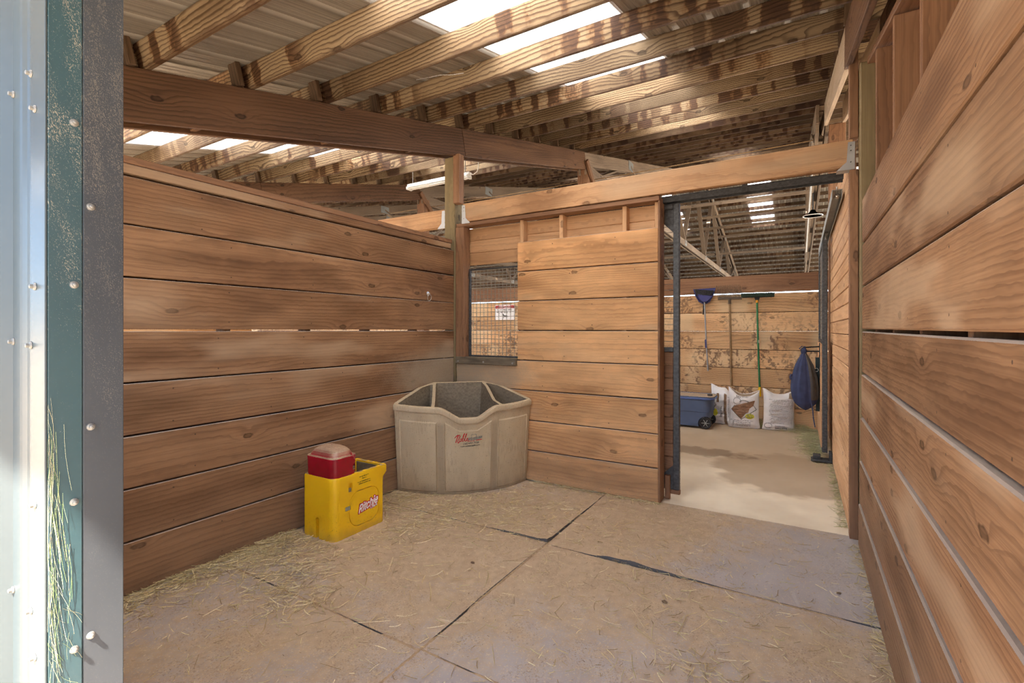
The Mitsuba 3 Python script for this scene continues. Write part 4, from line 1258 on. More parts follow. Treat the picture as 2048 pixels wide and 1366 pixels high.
for x, z, own in ((-1.316, 1.93, BR), (-0.948, 1.90, FK), (-0.56, 1.92, PB)):
    obj('hook', cat([tube([(x - 0.03, YF + 0.001, z - 0.03), (x - 0.03, TY - 0.05, z - 0.035)], 0.004, 6), tube([(x + 0.03, YF + 0.001, z - 0.03), (x + 0.03, TY - 0.05, z - 0.035)], 0.004, 6)]), 'screw_grey', own)

# ---------------------------------------------------------------- wheeled tote
flat('tote_blue', (0.085, 0.125, 0.225), 0.45, vary=0.15)
flat('tote_rim', (0.085, 0.15, 0.40), 0.4)


def lid_fn(p, n, uv):
    d = smoothstep(0.5, 0.9, n.z)
    return mix((0.085, 0.125, 0.225), mix((0.33, 0.245, 0.165), (0.44, 0.34, 0.235), fbm(p.x * 20, p.y * 20, 1, 3)), 0.9 * d)


scene['tote_lid'] = {'type': 'principled', 'base_color': proc(lid_fn), 'roughness': 0.6}
TO = thing('wheeled_tote', 'blue wheeled storage tote with a dusty lid, at the foot of the far aisle wall', 'tote')
tx0, tx1, ty0, ty1 = -1.95, -1.085, 7.50, 7.97


def tote_ring(k, z, r=0.09):
    w, d = (tx1 - tx0) * k, (ty1 - ty0) * k
    cx, cy = (tx0 + tx1) / 2, (ty0 + ty1) / 2
    return np.c_[np.array(rrect(cx - w / 2, cy - d / 2, cx + w / 2, cy + d / 2, r * k).exterior.segmentize(0.03).coords)[:56 * 9], ], z


def loft(rings, cap0=True, cap1=True):
    m = min(len(r[0]) for r in rings)
    out = []
    for r, z in rings:
        r = np.asarray(r)
        s = np.r_[0, np.cumsum(np.linalg.norm(np.diff(r, axis=0), axis=1))]
        t = np.linspace(0, s[-1], 61)[:-1]
        out.append(np.c_[np.interp(t, s, r[:, 0]), np.interp(t, s, r[:, 1]), np.full(60, z)])
    v = np.vstack(out + [out[0].mean(0, keepdims=True), out[-1].mean(0, keepdims=True)])
    k = len(out)
    f = [grid_faces(k, 60, True)]
    if cap0:
        f.append(np.array([[k * 60, (j + 1) % 60, j] for j in range(60)]))
    if cap1:
        f.append(np.array([[k * 60 + 1, (k - 1) * 60 + j, (k - 1) * 60 + (j + 1) % 60] for j in range(60)]))
    m = trimesh.Trimesh(v, np.vstack(f), process=False)
    if m.volume < 0:
        m.invert()
    return m


tot = welded(loft([tote_ring(0.86, 0.03), tote_ring(0.875, 0.10), tote_ring(0.89, 0.24), tote_ring(0.915, 0.243), tote_ring(0.93, 0.40), tote_ring(0.935, 0.435)]))
arch = welded(trimesh.creation.cylinder(0.105, 0.9, sections=28).apply_transform(trimesh.transformations.rotation_matrix(math.pi / 2, (1, 0, 0))).apply_translation((-1.195, 7.52, 0.072)))
obj('tub', to_m(tot) - to_m(arch), 'tote_blue', TO, smooth=35)
LD = obj('lid', loft([tote_ring(0.955, 0.418), tote_ring(0.99, 0.425), tote_ring(1.0, 0.440), tote_ring(0.995, 0.470), tote_ring(0.955, 0.476), tote_ring(0.93, 0.468), tote_ring(0.5, 0.466), tote_ring(0.05, 0.466)]), 'tote_lid', TO, smooth=35, label='tan dusty lid with a blue rim')
obj('lid_rim', loft([tote_ring(1.0, 0.428), tote_ring(1.012, 0.434), tote_ring(1.012, 0.445), tote_ring(1.0, 0.450)], False, False), 'tote_rim', LD)
obj('lid_knob', trimesh.creation.cylinder(0.036, 0.02, sections=20).apply_translation((-1.165, 7.735, 0.478)), 'black_plastic', LD, smooth=40)
for y in (7.535, 7.93):
    wh = lathe([(0.0, -0.018), (0.040, -0.018), (0.044, -0.012), (0.058, -0.012), (0.066, -0.022), (0.080, -0.022), (0.0855, -0.012), (0.0855, 0.012), (0.080, 0.022), (0.066, 0.022), (0.058, 0.012), (0.0, 0.016)], 28)
    wh.apply_transform(trimesh.transformations.rotation_matrix(math.pi / 2, (1, 0, 0))).apply_translation((-1.195, y, 0.0855))
    WK = obj('wheel', wh, 'black_plastic', TO, smooth=35)
    for a in np.arange(6) * math.pi / 3:
        obj('spoke', bar((-1.195, y - 0.021, 0.0855), (-1.195 + 0.056 * math.cos(a), y - 0.017, 0.0855 + 0.056 * math.sin(a)), 0.010, 0.004), 'plate_grey', WK)

# ---------------------------------------------------------------- bags of shavings
flat('bag_white', (0.90, 0.88, 0.88), 0.4, vary=0.12, scale=14)
flat('bag_brown', (0.30, 0.165, 0.095), 0.5, vary=0.5, scale=40)
flat('bag_dusty', (0.36, 0.27, 0.19), 0.6, vary=0.25, scale=20)
flat('bag_yellow', (0.62, 0.60, 0.04), 0.45)
flat('bag_stripe', (0.27, 0.17, 0.10), 0.5)


class Bag:
    def __init__(self, w, h, t, seed, ears=(0.04, 0.03), sag=0.05, foot=0.02):
        self.w, self.h, self.t, self.seed, self.ears, self.sag, self.foot = w, h, t, seed, ears, sag, foot

    def at(self, u, q, side):
        """u across and q up, both -1..1; side -1 = front"""
        x = u * self.w / 2 * (1 - 0.06 * (1 - np.abs(q) ** 3) * (np.abs(u) > 0) + self.foot * ss(-0.6, -1, q) * 2)
        z = (q + 1) / 2 * self.h
        e = self.ears[0] * ss(0.2, 1, -u) + self.ears[1] * ss(0.2, 1, u)
        z = z + (e - self.sag * (1 - u * u)) * ss(0.55, 1.0, q)
        prof = np.clip(1 - np.abs(u) ** 3.2, 0, 1) ** 0.62 * np.clip(1 - ((q + 0.12) / 1.12) ** 4 * (q > -0.12) - 0.55 * ss(-0.75, -1, q), 0, 1) ** 0.6
        wr = meshkit.fbm(np.stack([u * 1.5 + self.seed, q * 9, np.full_like(u, side * 3.0)], -1), 3) - 0.5
        y = side * (self.t / 2 * prof + 0.004) + 0.030 * wr * prof
        return np.stack([x, y, z], -1)

    def mesh(self, n=34, m=40):
        u, q = np.meshgrid(np.linspace(-1, 1, n), np.linspace(-1, 1, m), indexing='ij')
        f = self.at(u.ravel(), q.ravel(), -1.0)
        b = self.at(u.ravel(), q.ravel(), 1.0)
        g = grid_faces(n, m)
        edge = np.r_[np.arange(n) * m, (n - 1) * m + np.arange(1, m), np.arange(n - 2, -1, -1) * m + m - 1, np.arange(m - 2, 0, -1)]
        a, c = edge, np.roll(edge, -1)
        k = n * m
        me = trimesh.Trimesh(np.vstack([f, b]), np.vstack([g, g[:, ::-1] + k, np.c_[a, a + k, c], np.c_[c, a + k, c + k]]), process=False)
        me.fix_normals()
        return me

    def lay(self, poly_or_mesh, off=0.004):
        """print laid on the front; drawing in (u, q)"""
        if isinstance(poly_or_mesh, trimesh.Trimesh):
            v, f = np.array(poly_or_mesh.vertices)[:, :2], poly_or_mesh.faces
        else:
            p = shapely.segmentize(poly_or_mesh, 0.05)
            ms = [trimesh.creation.triangulate_polygon(g, engine='earcut') for g in getattr(p, 'geoms', [p])]
            k, vs, fs = 0, [], []
            for a, b in ms:
                vs.append(a)
                fs.append(np.asarray(b) + k)
                k += len(a)
            v, f = np.vstack(vs), np.vstack(fs)
            v, f = trimesh.remesh.subdivide_to_size(np.c_[v, np.zeros(len(v))], f, 0.07)
            v = v[:, :2]
        x = self.at(np.clip(v[:, 0], -1, 1), np.clip(v[:, 1], -1, 1), -1.0)
        x[:, 1] -= off
        return trimesh.Trimesh(x, f, process=False)


def place_bag(m, pos, rz, lean=0.0):
    m = m.copy()
    m.apply_transform(trimesh.transformations.rotation_matrix(-lean, (1, 0, 0)))
    m.apply_transform(trimesh.transformations.rotation_matrix(rz, (0, 0, 1)))
    m.apply_translation(pos)
    return m


for kx in ('bag_brown', 'bag_yellow', 'bag_stripe', 'ink_black', 'ink_grey', 'bag_dusty', 'ink_red'):
    scene[kx + '_flat'] = {'type': 'twosided', 'bsdf': dict(scene[kx])}


def words(b, text, h, u0, q0, asp, turn=0.0, flip=False):
    """text drawn in (u, q): h is the letters' height in q, asp turns q lengths to u lengths"""
    m = lettering(text, 1.0, True)
    v = np.array(m.vertices)[:, :2]
    v[:, 0] -= v[:, 0].max() / 2
    v[:, 1] -= 0.5
    if flip:
        v = -v
    c, s_ = math.cos(turn), math.sin(turn)
    v = np.c_[(v[:, 0] * c - v[:, 1] * s_) * h * asp + u0, (v[:, 0] * s_ + v[:, 1] * c) * h + q0]
    return trimesh.Trimesh(np.c_[v, np.zeros(len(v))], m.faces, process=False)


def micro(n, u0, u1, q0, h, r):
    bits, u = [], u0
    while u < u1:
        wd = r.uniform(0.05, 0.16)
        bits.append(sg.box(u, q0, min(u + wd, u1), q0 + h * r.uniform(0.6, 1)))
        u += wd + 0.035
    return bits


b2 = Bag(0.42, 0.56, 0.17, 4.2, ears=(0.045, 0.010), sag=0.055)
P2 = ((-0.725, 7.96, 0.004), 0.10, -0.06)
BG = thing('shavings_bag', 'white plastic bag of shavings with a brown picture on its front, middle one of three', 'bag', None)
obj('sack', place_bag(b2.mesh(), *P2), 'bag_white', BG, smooth=50)
asp2 = 0.56 / 0.42
pic = sg.Polygon([(-0.86, -0.02), (-0.60, 0.20), (0.05, 0.36), (0.42, 0.44), (0.74, 0.50), (0.62, 0.22), (0.35, 0.06), (0.30, -0.12), (0.10, -0.20), (-0.18, -0.50)])
obj('picture', place_bag(b2.lay(pic), *P2), 'bag_brown_flat', BG)
outl = sg.LineString([(-0.62, 0.22), (-0.86, -0.02), (-0.18, -0.52), (0.34, -0.22), (0.84, 0.02), (0.58, 0.28), (0.2, 0.46), (-0.1, 0.50), (-0.3, 0.42)]).buffer(0.016)
obj('outline', place_bag(b2.lay(outl, 0.0036), *P2), 'ink_grey_flat', BG)
obj('round_mark', place_bag(b2.lay(sa.scale(sg.Point(-0.46, 0.44).buffer(0.24), 1, 0.75).boundary.buffer(0.012), 0.0036), *P2), 'ink_grey_flat', BG)
obj('yellow_badge', place_bag(b2.lay(sa.scale(sg.Point(0.38, -0.34).buffer(0.30), 1, 0.48), 0.004), *P2), 'bag_yellow_flat', BG)
r9 = np.random.default_rng(9)
bad = [g for q in (-0.27, -0.34, -0.41) for g in micro(1, 0.20, 0.56, q, 0.035, r9)]
obj('badge_text', place_bag(b2.lay(shapely.union_all(bad), 0.0046), *P2), 'ink_grey_flat', BG)
obj('name', place_bag(b2.lay(words(b2, 'Dry Den', 0.115, -0.12, 0.735, asp2), 0.0035), *P2), 'ink_black_flat', BG)
tex = [g for q, h, a, b in ((-0.60, 0.03, -0.9, 0.62), (-0.70, 0.036, -0.55, 0.42), (-0.785, 0.036, -0.55, 0.45), (-0.87, 0.036, -0.55, 0.40)) for g in micro(1, a, b, q, h, r9)]
obj('small_print', place_bag(b2.lay(shapely.union_all(tex), 0.0035), *P2), 'ink_grey_flat', BG)
obj('ticks', place_bag(b2.lay(shapely.union_all([sg.Point(-0.70, q).buffer(0.045).boundary.buffer(0.008) for q in (-0.68, -0.77, -0.86)]), 0.0035), *P2), 'ink_grey_flat', BG)
obj('open_top', place_bag(b2.lay(sg.Polygon([(-0.86, 0.995), (-0.4, 0.86), (-0.02, 0.80), (0.4, 0.84), (0.96, 0.97), (0.98, 0.99), (0.0, 0.99)]), 0.003), *P2), 'bag_dusty_flat', BG)

b1 = Bag(0.34, 0.56, 0.15, 8.8, ears=(0.05, -0.13), sag=0.0)
P1 = ((-1.035, 8.115, 0.004), -0.20, -0.05)
B1 = thing('shavings_bag', 'white bag of shavings turned sideways beside the blue tote, brown stripe down it', 'bag')
obj('sack', place_bag(b1.mesh(), *P1), 'bag_white', B1, smooth=50)
asp1 = 0.55 / 0.36
obj('stripe', place_bag(b1.lay(sg.box(0.30, -0.98, 0.52, 0.72)), *P1), 'bag_stripe_flat', B1)
obj('stripe', place_bag(b1.lay(sg.box(-0.38, 0.22, -0.16, 0.70)), *P1), 'bag_stripe_flat', B1)
obj('name', place_bag(b1.lay(words(b1, 'Dry Den', 0.11, 0.02, -0.30, asp1, math.pi / 2), 0.0035), *P1), 'ink_black_flat', B1)
obj('yellow_badge', place_bag(b1.lay(sa.scale(sg.Point(-0.55, -0.36).buffer(0.26), 1, 0.75), 0.0035), *P1), 'bag_yellow_flat', B1)
obj('outline', place_bag(b1.lay(sg.LineString([(-0.75, 0.28), (-0.42, 0.06), (-0.75, -0.16)]).buffer(0.02), 0.0035), *P1), 'ink_grey_flat', B1)
tx = [g for i, q in enumerate(np.linspace(-0.6, 0.5, 20)) for g in [sg.box(0.62, q, 0.62 + r9.uniform(0.12, 0.30), q + 0.014)]]
obj('small_print', place_bag(b1.lay(shapely.union_all(tx), 0.0035), *P1), 'ink_grey_flat', B1)

b3 = Bag(0.42, 0.55, 0.18, 2.6, ears=(0.055, 0.03), sag=0.03)
P3 = ((-0.275, 8.03, 0.004), 0.22, -0.06)
B3 = thing('shavings_bag', 'white bag of shavings standing alone with its black print upside down, nearest the navy bag', 'bag')
obj('sack', place_bag(b3.mesh(), *P3), 'bag_white', B3, smooth=50)
obj('name', place_bag(b3.lay(words(b3, 'Dry Den', 0.10, 0.06, -0.87, asp2, 0, True), 0.0035), *P3), 'ink_black_flat', B3)
obj('motto', place_bag(b3.lay(words(b3, 'Best Bedding', 0.052, 0.0, -0.755, asp2, 0, True), 0.0035), *P3), 'ink_black_flat', B3)
tx = [g for q in np.linspace(-0.62, 0.62, 22) for g in micro(1, -0.72 + r9.uniform(0, .3), 0.82, q, 0.020, r9)]
obj('small_print', place_bag(b3.lay(shapely.union_all(tx), 0.0032), *P3), 'ink_grey_flat', B3)
obj('round_mark', place_bag(b3.lay(sa.scale(sg.Point(-0.72, -0.76).buffer(0.22), 1, 0.6).boundary.buffer(0.012), 0.0035), *P3), 'ink_grey_flat', B3)
obj('corner_tape', place_bag(b3.lay(sg.Polygon([(0.55, 0.72), (0.97, 0.62), (0.98, 0.97), (0.60, 0.97)]), 0.0034), *P3), 'bag_dusty_flat', B3)

# ---------------------------------------------------------------- navy bag on the swing arm of the right-hand stall door
flat('navy_cloth', (0.036, 0.048, 0.115), 0.75, vary=0.3, scale=20)
flat('grey_cloth', (0.085, 0.078, 0.070), 0.8, vary=0.3, scale=20)
flat('strap_green', (0.022, 0.040, 0.042), 0.7)
RK = thing('swing_rack', 'black metal swing arm holding the navy bag out from the stall door', 'rack')
obj('arm', tube([(0.197, 6.62, 1.205), (0.120, 6.62, 1.205), (0.045, 6.60, 1.200), (0.020, 6.60, 1.190)], 0.008, 8), 'black_plastic', RK, smooth=40)
obj('arm', tube([(0.197, 6.78, 1.255), (0.110, 6.74, 1.250), (0.035, 6.66, 1.245), (0.012, 6.62, 1.235)], 0.008, 8), 'black_plastic', RK, smooth=40)
obj('plate', box((0.1895, 6.56, 1.02), (0.1925, 6.84, 1.30), 0.001), 'black_plastic', RK)
NB = thing('drawstring_bag', 'navy blue cloth bag with a grey side, hung from the swing arm by its neck', 'bag')
cxb, cyb = 0.045, 6.60
nz, na = 34, 64
qs = np.linspace(0, 1, nz)
rad = np.interp(qs, [0, 0.04, 0.12, 0.25, 0.45, 0.62, 0.78, 0.88, 0.95, 1.0], [0.020, 0.020, 0.045, 0.085, 0.118, 0.132, 0.128, 0.105, 0.062, 0.004])
zs = np.interp(qs, [0, 1], [1.215, 0.515])
dxs = np.interp(qs, [0, 0.3, 0.7, 1], [-0.010, -0.012, -0.008, 0.004])
ang = np.arange(na) / na * 2 * np.pi
Q, A = np.meshgrid(np.arange(nz), ang, indexing='ij')
fold = 0.10 * np.sin(7 * A + 1.3) + 0.06 * np.sin(13 * A + 0.4 + 2 * qs[:, None]) + 0.08 * (meshkit.fbm(np.stack([np.cos(A) * 2, np.sin(A) * 2, qs[:, None] * 4 + 0 * A], -1), 3) - 0.5)
R = rad[:, None] * (1 + fold * np.interp(qs, [0, 0.1, 0.8, 1], [0.8, 1.2, 0.5, 0.1])[:, None])
vb = np.stack([cxb + dxs[:, None] + R * np.cos(A) * 1.02, cyb + R * np.sin(A) * 0.75, zs[:, None] + 0 * A], -1).reshape(-1, 3)
gf = grid_faces(nz, na, True)
ctr = A.ravel()[gf[:, 0]]
sec = (np.mod(ctr + 2 * np.pi, 2 * np.pi) > 5.15) | (np.mod(ctr, 2 * np.pi) < 0.9)
low = Q.ravel()[gf[:, 0]] < 27
full = trimesh.Trimesh(vb, gf[:, ::-1], process=False)
if full.volume > 0:
    flipm = full.faces
else:
    flipm = full.faces[:, ::-1]
obj('cloth', trimesh.Trimesh(vb, flipm[~(sec & low)], process=False), 'navy_cloth', NB, smooth=60)
obj('side_panel', trimesh.Trimesh(vb, flipm[sec & low], process=False), 'grey_cloth', NB, smooth=60, label='dark grey side panel')
obj('neck_knot', cat([trimesh.creation.icosphere(2, 0.032).apply_scale((1, 0.8, 1.3)).apply_translation((cxb - 0.012, cyb, 1.205)), tube([(cxb - 0.03, cyb - 0.01, 1.21), (cxb - 0.055, cyb - 0.02, 1.235), (cxb - 0.03, cyb - 0.01, 1.262), (cxb + 0.0, cyb, 1.258), (cxb + 0.0, cyb, 1.21)], 0.006, 6)]), 'navy_cloth', NB, smooth=50)
obj('cord', tube([(cxb + 0.055, cyb - 0.09, 0.66), (cxb + 0.075, cyb - 0.10, 0.54), (cxb + 0.082, cyb - 0.095, 0.44), (cxb + 0.098, cyb - 0.09, 0.34)], 0.006, 6), 'navy_cloth', NB, smooth=40)
obj('buckle', cat([tube([(cxb - 0.135, cyb - 0.03, 0.93), (cxb - 0.150, cyb - 0.045, 0.90), (cxb - 0.140, cyb - 0.05, 0.87)], 0.010, 6)]), 'navy_cloth', NB)
HL = thing('halter', 'dark green webbing halter with metal rings, hanging behind the navy bag', 'halter')
hx = 0.165
for dx in (0.0, 0.018):
    obj('strap', cat([bar((hx + dx, 6.70, 1.13), (hx + dx + 0.004, 6.70, 0.86), 0.030, 0.005), bar((hx + dx + 0.006, 6.695, 0.86), (hx + dx + 0.004, 6.69, 0.50), 0.030, 0.005)]), 'strap_green', HL)
obj('strap', bar((hx - 0.022, 6.69, 1.00), (hx + 0.004, 6.69, 0.72), 0.022, 0.005), 'strap_green', HL)
for z in (0.985, 0.80, 0.70):
    obj('ring', tube([(hx - 0.004 + 0.018 * math.cos(t), 6.675, z + 0.020 * math.sin(t)) for t in np.linspace(0, 2 * math.pi, 17)[:-1]], 0.0036, 6, closed=True), 'chrome', HL, smooth=True)

# ---------------------------------------------------------------- lamps (switched off) and strings
FL = thing('tube_light', 'long white fluorescent tube light hanging in the aisle behind the left wall', 'light')
lx0, lx1, ly, lz = -5.69, -4.40, 6.10, 3.86
obj('housing', cat([box((lx0, ly - 0.035, lz), (lx1, ly + 0.035, lz + 0.045), 0.004), orient(extrude(sg.Polygon([(-0.065, 0), (0.065, 0), (0.035, 0.022), (-0.035, 0.022)]), lx1 - lx0 - 0.06), (lx0 + 0.03, ly, lz - 0.02), (0, 1, 0), (0, 0, 1))]), 'white_enamel', FL)
for dy in (-0.032, 0.032):
    obj('lamp_tube', tube([(lx0 + 0.05, ly + dy, lz - 0.034), (lx1 - 0.05, ly + dy, lz - 0.034)], 0.013, 10), 'white_enamel', FL, smooth=40)
for x in (lx0 + 0.02, lx1 - 0.04):
    obj('end_cap', box((x - 0.02, ly - 0.062, lz - 0.05), (x + 0.025, ly + 0.062, lz), 0.006), 'white_enamel', FL)
for x in (lx0 + 0.10, lx1 - 0.10):
    obj('hanger', tube([(x, ly, lz + 0.04), (x, ly, rafter_top(ly) + 0.02)], 0.005, 6), 'screw_grey', FL)
obj('cord', tube([(lx1 + 0.0, ly - 0.02, lz + 0.03), (lx1 + 0.06, ly - 0.02, lz - 0.01), (lx1 + 0.14, ly - 0.02, lz + 0.02), (lx1 + 0.17, ly - 0.02, lz + 0.10), (lx1 + 0.15, ly - 0.02, lz + 0.25)], 0.006, 6), 'white_enamel', FL, smooth=40)
PL = thing('pendant_lamp', 'dark bell-shaped pendant lamp with a pale rim under the right roof truss', 'lamp')
lx, ly, lz = 0.205, 11.0, 3.66
sh = lathe([(0.03, 0.115), (0.045, 0.10), (0.06, 0.07), (0.10, 0.04), (0.155, 0.012), (0.165, 0.0), (0.160, 0.0), (0.10, 0.03), (0.05, 0.06), (0.0, 0.065)], 26).apply_translation((lx, ly, lz))
obj('shade', sh, 'black_plastic', PL, smooth=40)
obj('rim', tube([(lx + 0.163 * math.cos(t), ly + 0.163 * math.sin(t), lz) for t in np.linspace(0, 2 * math.pi, 33)[:-1]], 0.010, 8, closed=True), 'white_enamel', PL, smooth=True)
obj('stem', tube([(lx, ly, lz + 0.11), (lx, ly, 4.11)], 0.010, 8), 'black_plastic', PL, smooth=40)
CD = obj('conduit', tube([(0.165, 9.6, 4.085), (0.165, 11.0, 4.08), (0.160, 14.0, 4.085), (0.165, 19.0, 4.085)], 0.016, 8), 'galvanised', smooth=40)
tag(CD, 'shiny grey conduit running under the right roof truss', 'conduit')
TW = obj('baling_twine', tube([(-2.62, 2.90, 3.44), (-2.52, 2.86, 3.405), (-2.42, 2.83, 3.375), (-2.30, 2.80, 3.345), (-2.18, 2.80, 3.315), (-2.08, 2.80, 3.30)], 0.0022, 6), 'white_enamel', smooth=40)
tag(TW, 'thin white string hanging between two roof purlins near the skylight', 'string')

# ---------------------------------------------------------------- hay, straw and chaff
def strands(xy, z, length, width, r, lift=0.004, curl=0.35):
    """bent three-sided stalks"""
    n = len(xy)
    th = r.uniform(0, 2 * np.pi, n)
    L = length(n)
    bend = r.normal(0, curl, n)
    k = 4
    tt = np.linspace(-0.5, 0.5, k)
    P = np.zeros((n, k, 3))
    a = th[:, None] + bend[:, None] * tt[None]
    step = L[:, None] / (k - 1)
    x = np.cumsum(np.cos(a) * step, 1)
    y = np.cumsum(np.sin(a) * step, 1)
    P[..., 0] = xy[:, :1] + x - x.mean(1, keepdims=True)
    P[..., 1] = xy[:, 1:] + y - y.mean(1, keepdims=True)
    tiltz = r.normal(0, 0.05, n)[:, None] * L[:, None] * tt[None] * 2
    P[..., 2] = z(P[:, 0, 0], P[:, 0, 1])[:, None] + width + r.uniform(0, lift, n)[:, None] + np.abs(tiltz)
    side = np.stack([-np.sin(th), np.cos(th), np.zeros(n)], -1)[:, None]
    w = (width * r.uniform(0.6, 1.3, n))[:, None, None]
    up = np.array([0, 0, 1.0])
    ringv = np.stack([P - side * w, P + side * w, P + up * w * 1.2], 2)          # n, k, 3, 3
    v = ringv.reshape(-1, 3)
    base = (np.arange(n) * k * 3)[:, None, None, None]
    i = np.arange(k - 1)[None, :, None, None]
    j = np.arange(3)[None, None, :, None]
    q = [base + i * 3 + j, base + i * 3 + (j + 1) % 3, base + (i + 1) * 3 + (j + 1) % 3, base + (i + 1) * 3 + j]
    f = np.concatenate([np.concatenate([q[0], q[1], q[2]], -1), np.concatenate([q[0], q[2], q[3]], -1)]).reshape(-1, 3)
    return v, f, n * 1, k * 3


def paint(n, per, cols, r):
    c = np.array(cols)[r.integers(0, len(cols), n)] * r.uniform(0.75, 1.15, (n, 1))
    return np.repeat(c, per, 0)


HAY = [(0.68, 0.56, 0.31), (0.60, 0.47, 0.24), (0.78, 0.69, 0.45), (0.48, 0.36, 0.18), (0.55, 0.49, 0.26), (0.32, 0.23, 0.12)]
GREENHAY = [(0.40, 0.38, 0.18), (0.52, 0.48, 0.26), (0.30, 0.29, 0.13), (0.60, 0.54, 0.34)]
rh = np.random.default_rng(21)


def cluster(n, cx, cy, sx, sy):
    return np.c_[rh.normal(cx, sx, n), rh.normal(cy, sy, n)]


pts = np.vstack([np.c_[rh.uniform(-3.12, 0.3, 1500), rh.uniform(0.8, 4.08, 1500)],
                 np.c_[-3.14 + np.abs(rh.normal(0, 0.12, 1500)), rh.uniform(0.9, 2.2, 1500)],
                 cluster(700, -2.85, 1.92, 0.20, 0.22), cluster(420, -2.6, 1.72, 0.22, 0.16), cluster(500, -2.45, 2.75, 0.16, 0.30), cluster(620, -2.15, 3.10, 0.35, 0.22), cluster(420, -2.0, 3.55, 0.40, 0.20),
                 cluster(500, -2.95, 2.95, 0.12, 0.22), np.c_[rh.uniform(-2.3, -1.0, 300), 4.085 - np.abs(rh.normal(0, 0.03, 300))], cluster(160, -2.25, 1.62, 0.15, 0.10),
                 cluster(160, -0.8, 3.0, 0.45, 0.3), cluster(120, -0.3, 2.4, 0.4, 0.3), np.c_[0.335 - np.abs(rh.normal(0, 0.03, 200)), rh.uniform(2.3, 3.95, 200)], cluster(70, -0.35, 2.15, 0.10, 0.10)])
ok = (pts[:, 0] > -3.14) & (pts[:, 0] < 0.338) & (pts[:, 1] < 4.09) & (pts[:, 1] > 0.6)
ok &= ~((pts[:, 0] < -2.70) & (pts[:, 1] > 2.17) & (pts[:, 1] < 2.68))
ok &= np.hypot(pts[:, 0] - CX0, pts[:, 1] - CY0) > 0.90
pts = pts[ok]
heap = lambda x, y: 0.020 * np.exp(-((x + 3.1) / 0.12) ** 2) * ss(0.9, 1.8, y) * rh.uniform(0, 1, len(x)) + 0.004 + 0.012 * np.exp(-((x + 2.85) ** 2 + (y - 1.92) ** 2) / 0.05) * rh.uniform(0, 1, len(x))
v, f, n, per = strands(pts, heap, lambda n: rh.gamma(2.2, 0.018, n) + 0.012, 0.0014, rh)
big = np.array([(-2.16, 2.16), (-2.35, 1.55), (-2.58, 1.62), (-1.55, 2.30), (-1.75, 2.05), (-1.45, 1.90), (-0.7, 2.4), (-0.05, 2.2), (-2.2, 2.5), (-1.9, 2.75), (-1.2, 3.3), (-0.25, 2.15), (-0.2, 2.05), (0.1, 2.45), (-1.1, 2.2), (-0.5, 3.3)])
v2, f2, n2, _ = strands(big, lambda x, y: 0 * x + 0.004, lambda n: rh.uniform(0.10, 0.20, n), 0.0014, rh, curl=0.25)
HY = obj('loose_hay', trimesh.Trimesh(np.vstack([v, v2]), np.vstack([f, f2 + len(v)]), process=False), 'vertex_paint', color=np.vstack([paint(n, per, HAY, rh), paint(n2, per, HAY[:3], rh)]))
tag(HY, 'loose hay and straw scattered over the mats and along the left wall', 'hay', kind='stuff')
cp = np.vstack([np.c_[rh.uniform(-3.12, 0.32, 3000), rh.uniform(0.8, 4.08, 3000)], cluster(1800, -2.3, 3.0, 0.5, 0.4), cluster(1500, -2.8, 1.9, 0.3, 0.35), cluster(900, -0.7, 2.85, 0.5, 0.2)])
ok = (cp[:, 0] > -3.14) & (cp[:, 0] < 0.335) & (cp[:, 1] < 4.09) & (cp[:, 1] > 0.6) & (np.hypot(cp[:, 0] - CX0, cp[:, 1] - CY0) > 0.90) & ~((cp[:, 0] < -2.70) & (cp[:, 1] > 2.17) & (cp[:, 1] < 2.68))
cp = cp[ok]
v, f, n, per = strands(cp, lambda x, y: 0 * x + 0.003, lambda n: rh.uniform(0.004, 0.013, n), 0.0008, rh, lift=0.001)
CH = obj('chaff', trimesh.Trimesh(v, f, process=False), 'vertex_paint', color=paint(n, per, [(0.62, 0.48, 0.28), (0.55, 0.40, 0.22), (0.22, 0.14, 0.08), (0.70, 0.58, 0.38), (0.40, 0.28, 0.16)], rh))
tag(CH, 'fine chaff and crumbs of hay strewn over the stall floor', 'chaff', kind='stuff')
# clods of dried dung
flat('dung', (0.16, 0.105, 0.062), 0.9, vary=0.3, scale=60)
for x, y, s_, lab in [(-0.02, 1.95, 0.017, 'largest dark clod, lying near the right wall at the front of the floor'), (-0.62, 2.62, 0.011, 'small dark clod lying just in front of the curled mat edge'),
                      (0.18, 3.2, 0.009, 'tiny dark clod on the mat before the doorway, close to the right wall'), (-1.75, 2.45, 0.010, 'small dark clod lying in front of the corner feeder, mid floor')]:
    m = trimesh.creation.icosphere(3, s_)
    m.vertices *= (1 + 0.9 * (meshkit.fbm(m.vertices / s_ * 2.2 + x * 9, 3) - 0.5))[:, None] * [1.4, 0.8, 0.5]
    kk = obj('dung_clod', m.apply_translation((x, y, 0.003 + s_ * 0.35)), 'dung', smooth=50)
    tag(kk, lab, 'clod')
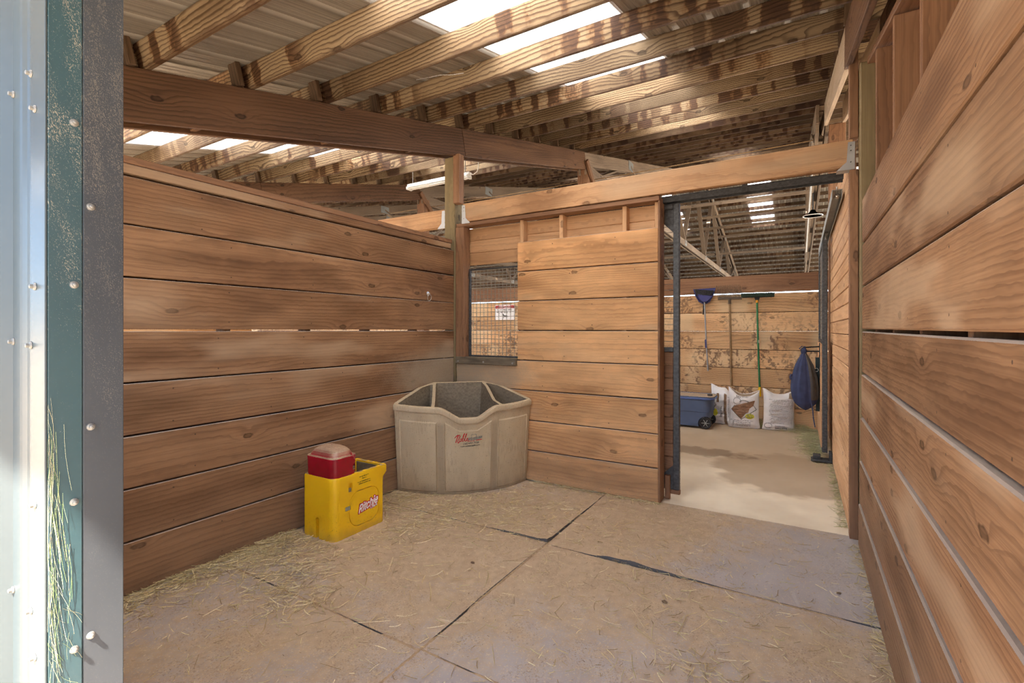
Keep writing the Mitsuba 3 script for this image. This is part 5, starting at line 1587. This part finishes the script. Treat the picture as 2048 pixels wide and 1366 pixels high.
# greenish hay in the aisle
hp = np.vstack([np.c_[rh.normal(0.10, 0.07, 700), rh.normal(7.4, 0.40, 700)], np.c_[rh.normal(0.14, 0.04, 300), rh.normal(6.75, 0.25, 300)], np.c_[rh.normal(-0.50, 0.06, 420), rh.normal(8.12, 0.06, 420)], np.c_[rh.normal(-0.02, 0.14, 500), rh.normal(8.05, 0.10, 500)],
                np.c_[0.292 - np.abs(rh.normal(0, 0.02, 220)), rh.uniform(4.25, 6.2, 220)]])
hp = hp[(hp[:, 0] < 0.294) & (hp[:, 1] < 8.235)]
hz = lambda x, y: (0.07 * np.exp(-((x - 0.10) / 0.12) ** 2 - ((y - 7.3) / 0.5) ** 2) + 0.12 * np.exp(-((x + 0.5) / 0.07) ** 2 - ((y - 8.12) / 0.09) ** 2) + 0.10 * np.exp(-((x + 0.02) / 0.15) ** 2 - ((y - 8.1) / 0.12) ** 2)) * rh.uniform(0, 1, len(x)) + 0.002
v, f, n, per = strands(hp, hz, lambda n: rh.gamma(2.5, 0.025, n) + 0.02, 0.0016, rh, lift=0.012)
HP = obj('hay_heap', trimesh.Trimesh(v, f, process=False), 'vertex_paint', color=paint(n, per, GREENHAY, rh))
tag(HP, 'pale green hay swept against the far wall and under the navy bag', 'hay', kind='stuff')
# wisps of hay caught behind the jamb trim
wv, wf, wn, k0 = [], [], 0, 0
for i in range(150):
    z0 = rh.choice([rh.uniform(0.6, 1.28), rh.uniform(0.45, 1.35)])
    y0 = rh.uniform(0.3128, 0.318) if rh.random() < 0.7 else rh.uniform(0.3128, 0.345)
    ln = rh.uniform(0.04, 0.16)
    dy = rh.normal(0.006, 0.008)
    if z0 < 0.95 and rh.random() < 0.5:
        ln, dy = rh.uniform(0.02, 0.05), rh.uniform(0.012, 0.026)
    t = np.linspace(0, 1, 5)
    p = np.c_[np.full(5, JX + 0.0022 + rh.uniform(0, 0.003)), np.clip(y0 + dy * t + 0.003 * np.sin(3 * t + i), 0.3120, 0.3600), z0 - ln * t]
    m = tube(p, rh.uniform(0.00018, 0.00034), 3, caps=False)
    wv.append(m.vertices)
    wf.append(m.faces + k0)
    k0 += len(m.vertices)
    wn += 1
WS = obj('hay_wisps', trimesh.Trimesh(np.vstack(wv), np.vstack(wf), process=False), 'vertex_paint', color=paint(wn, 15, [(0.36, 0.42, 0.22), (0.50, 0.50, 0.34), (0.24, 0.34, 0.14), (0.46, 0.40, 0.26)], rh))
tag(WS, 'thin wisps of greenish hay caught on the teal metal door jamb', 'hay', kind='stuff')
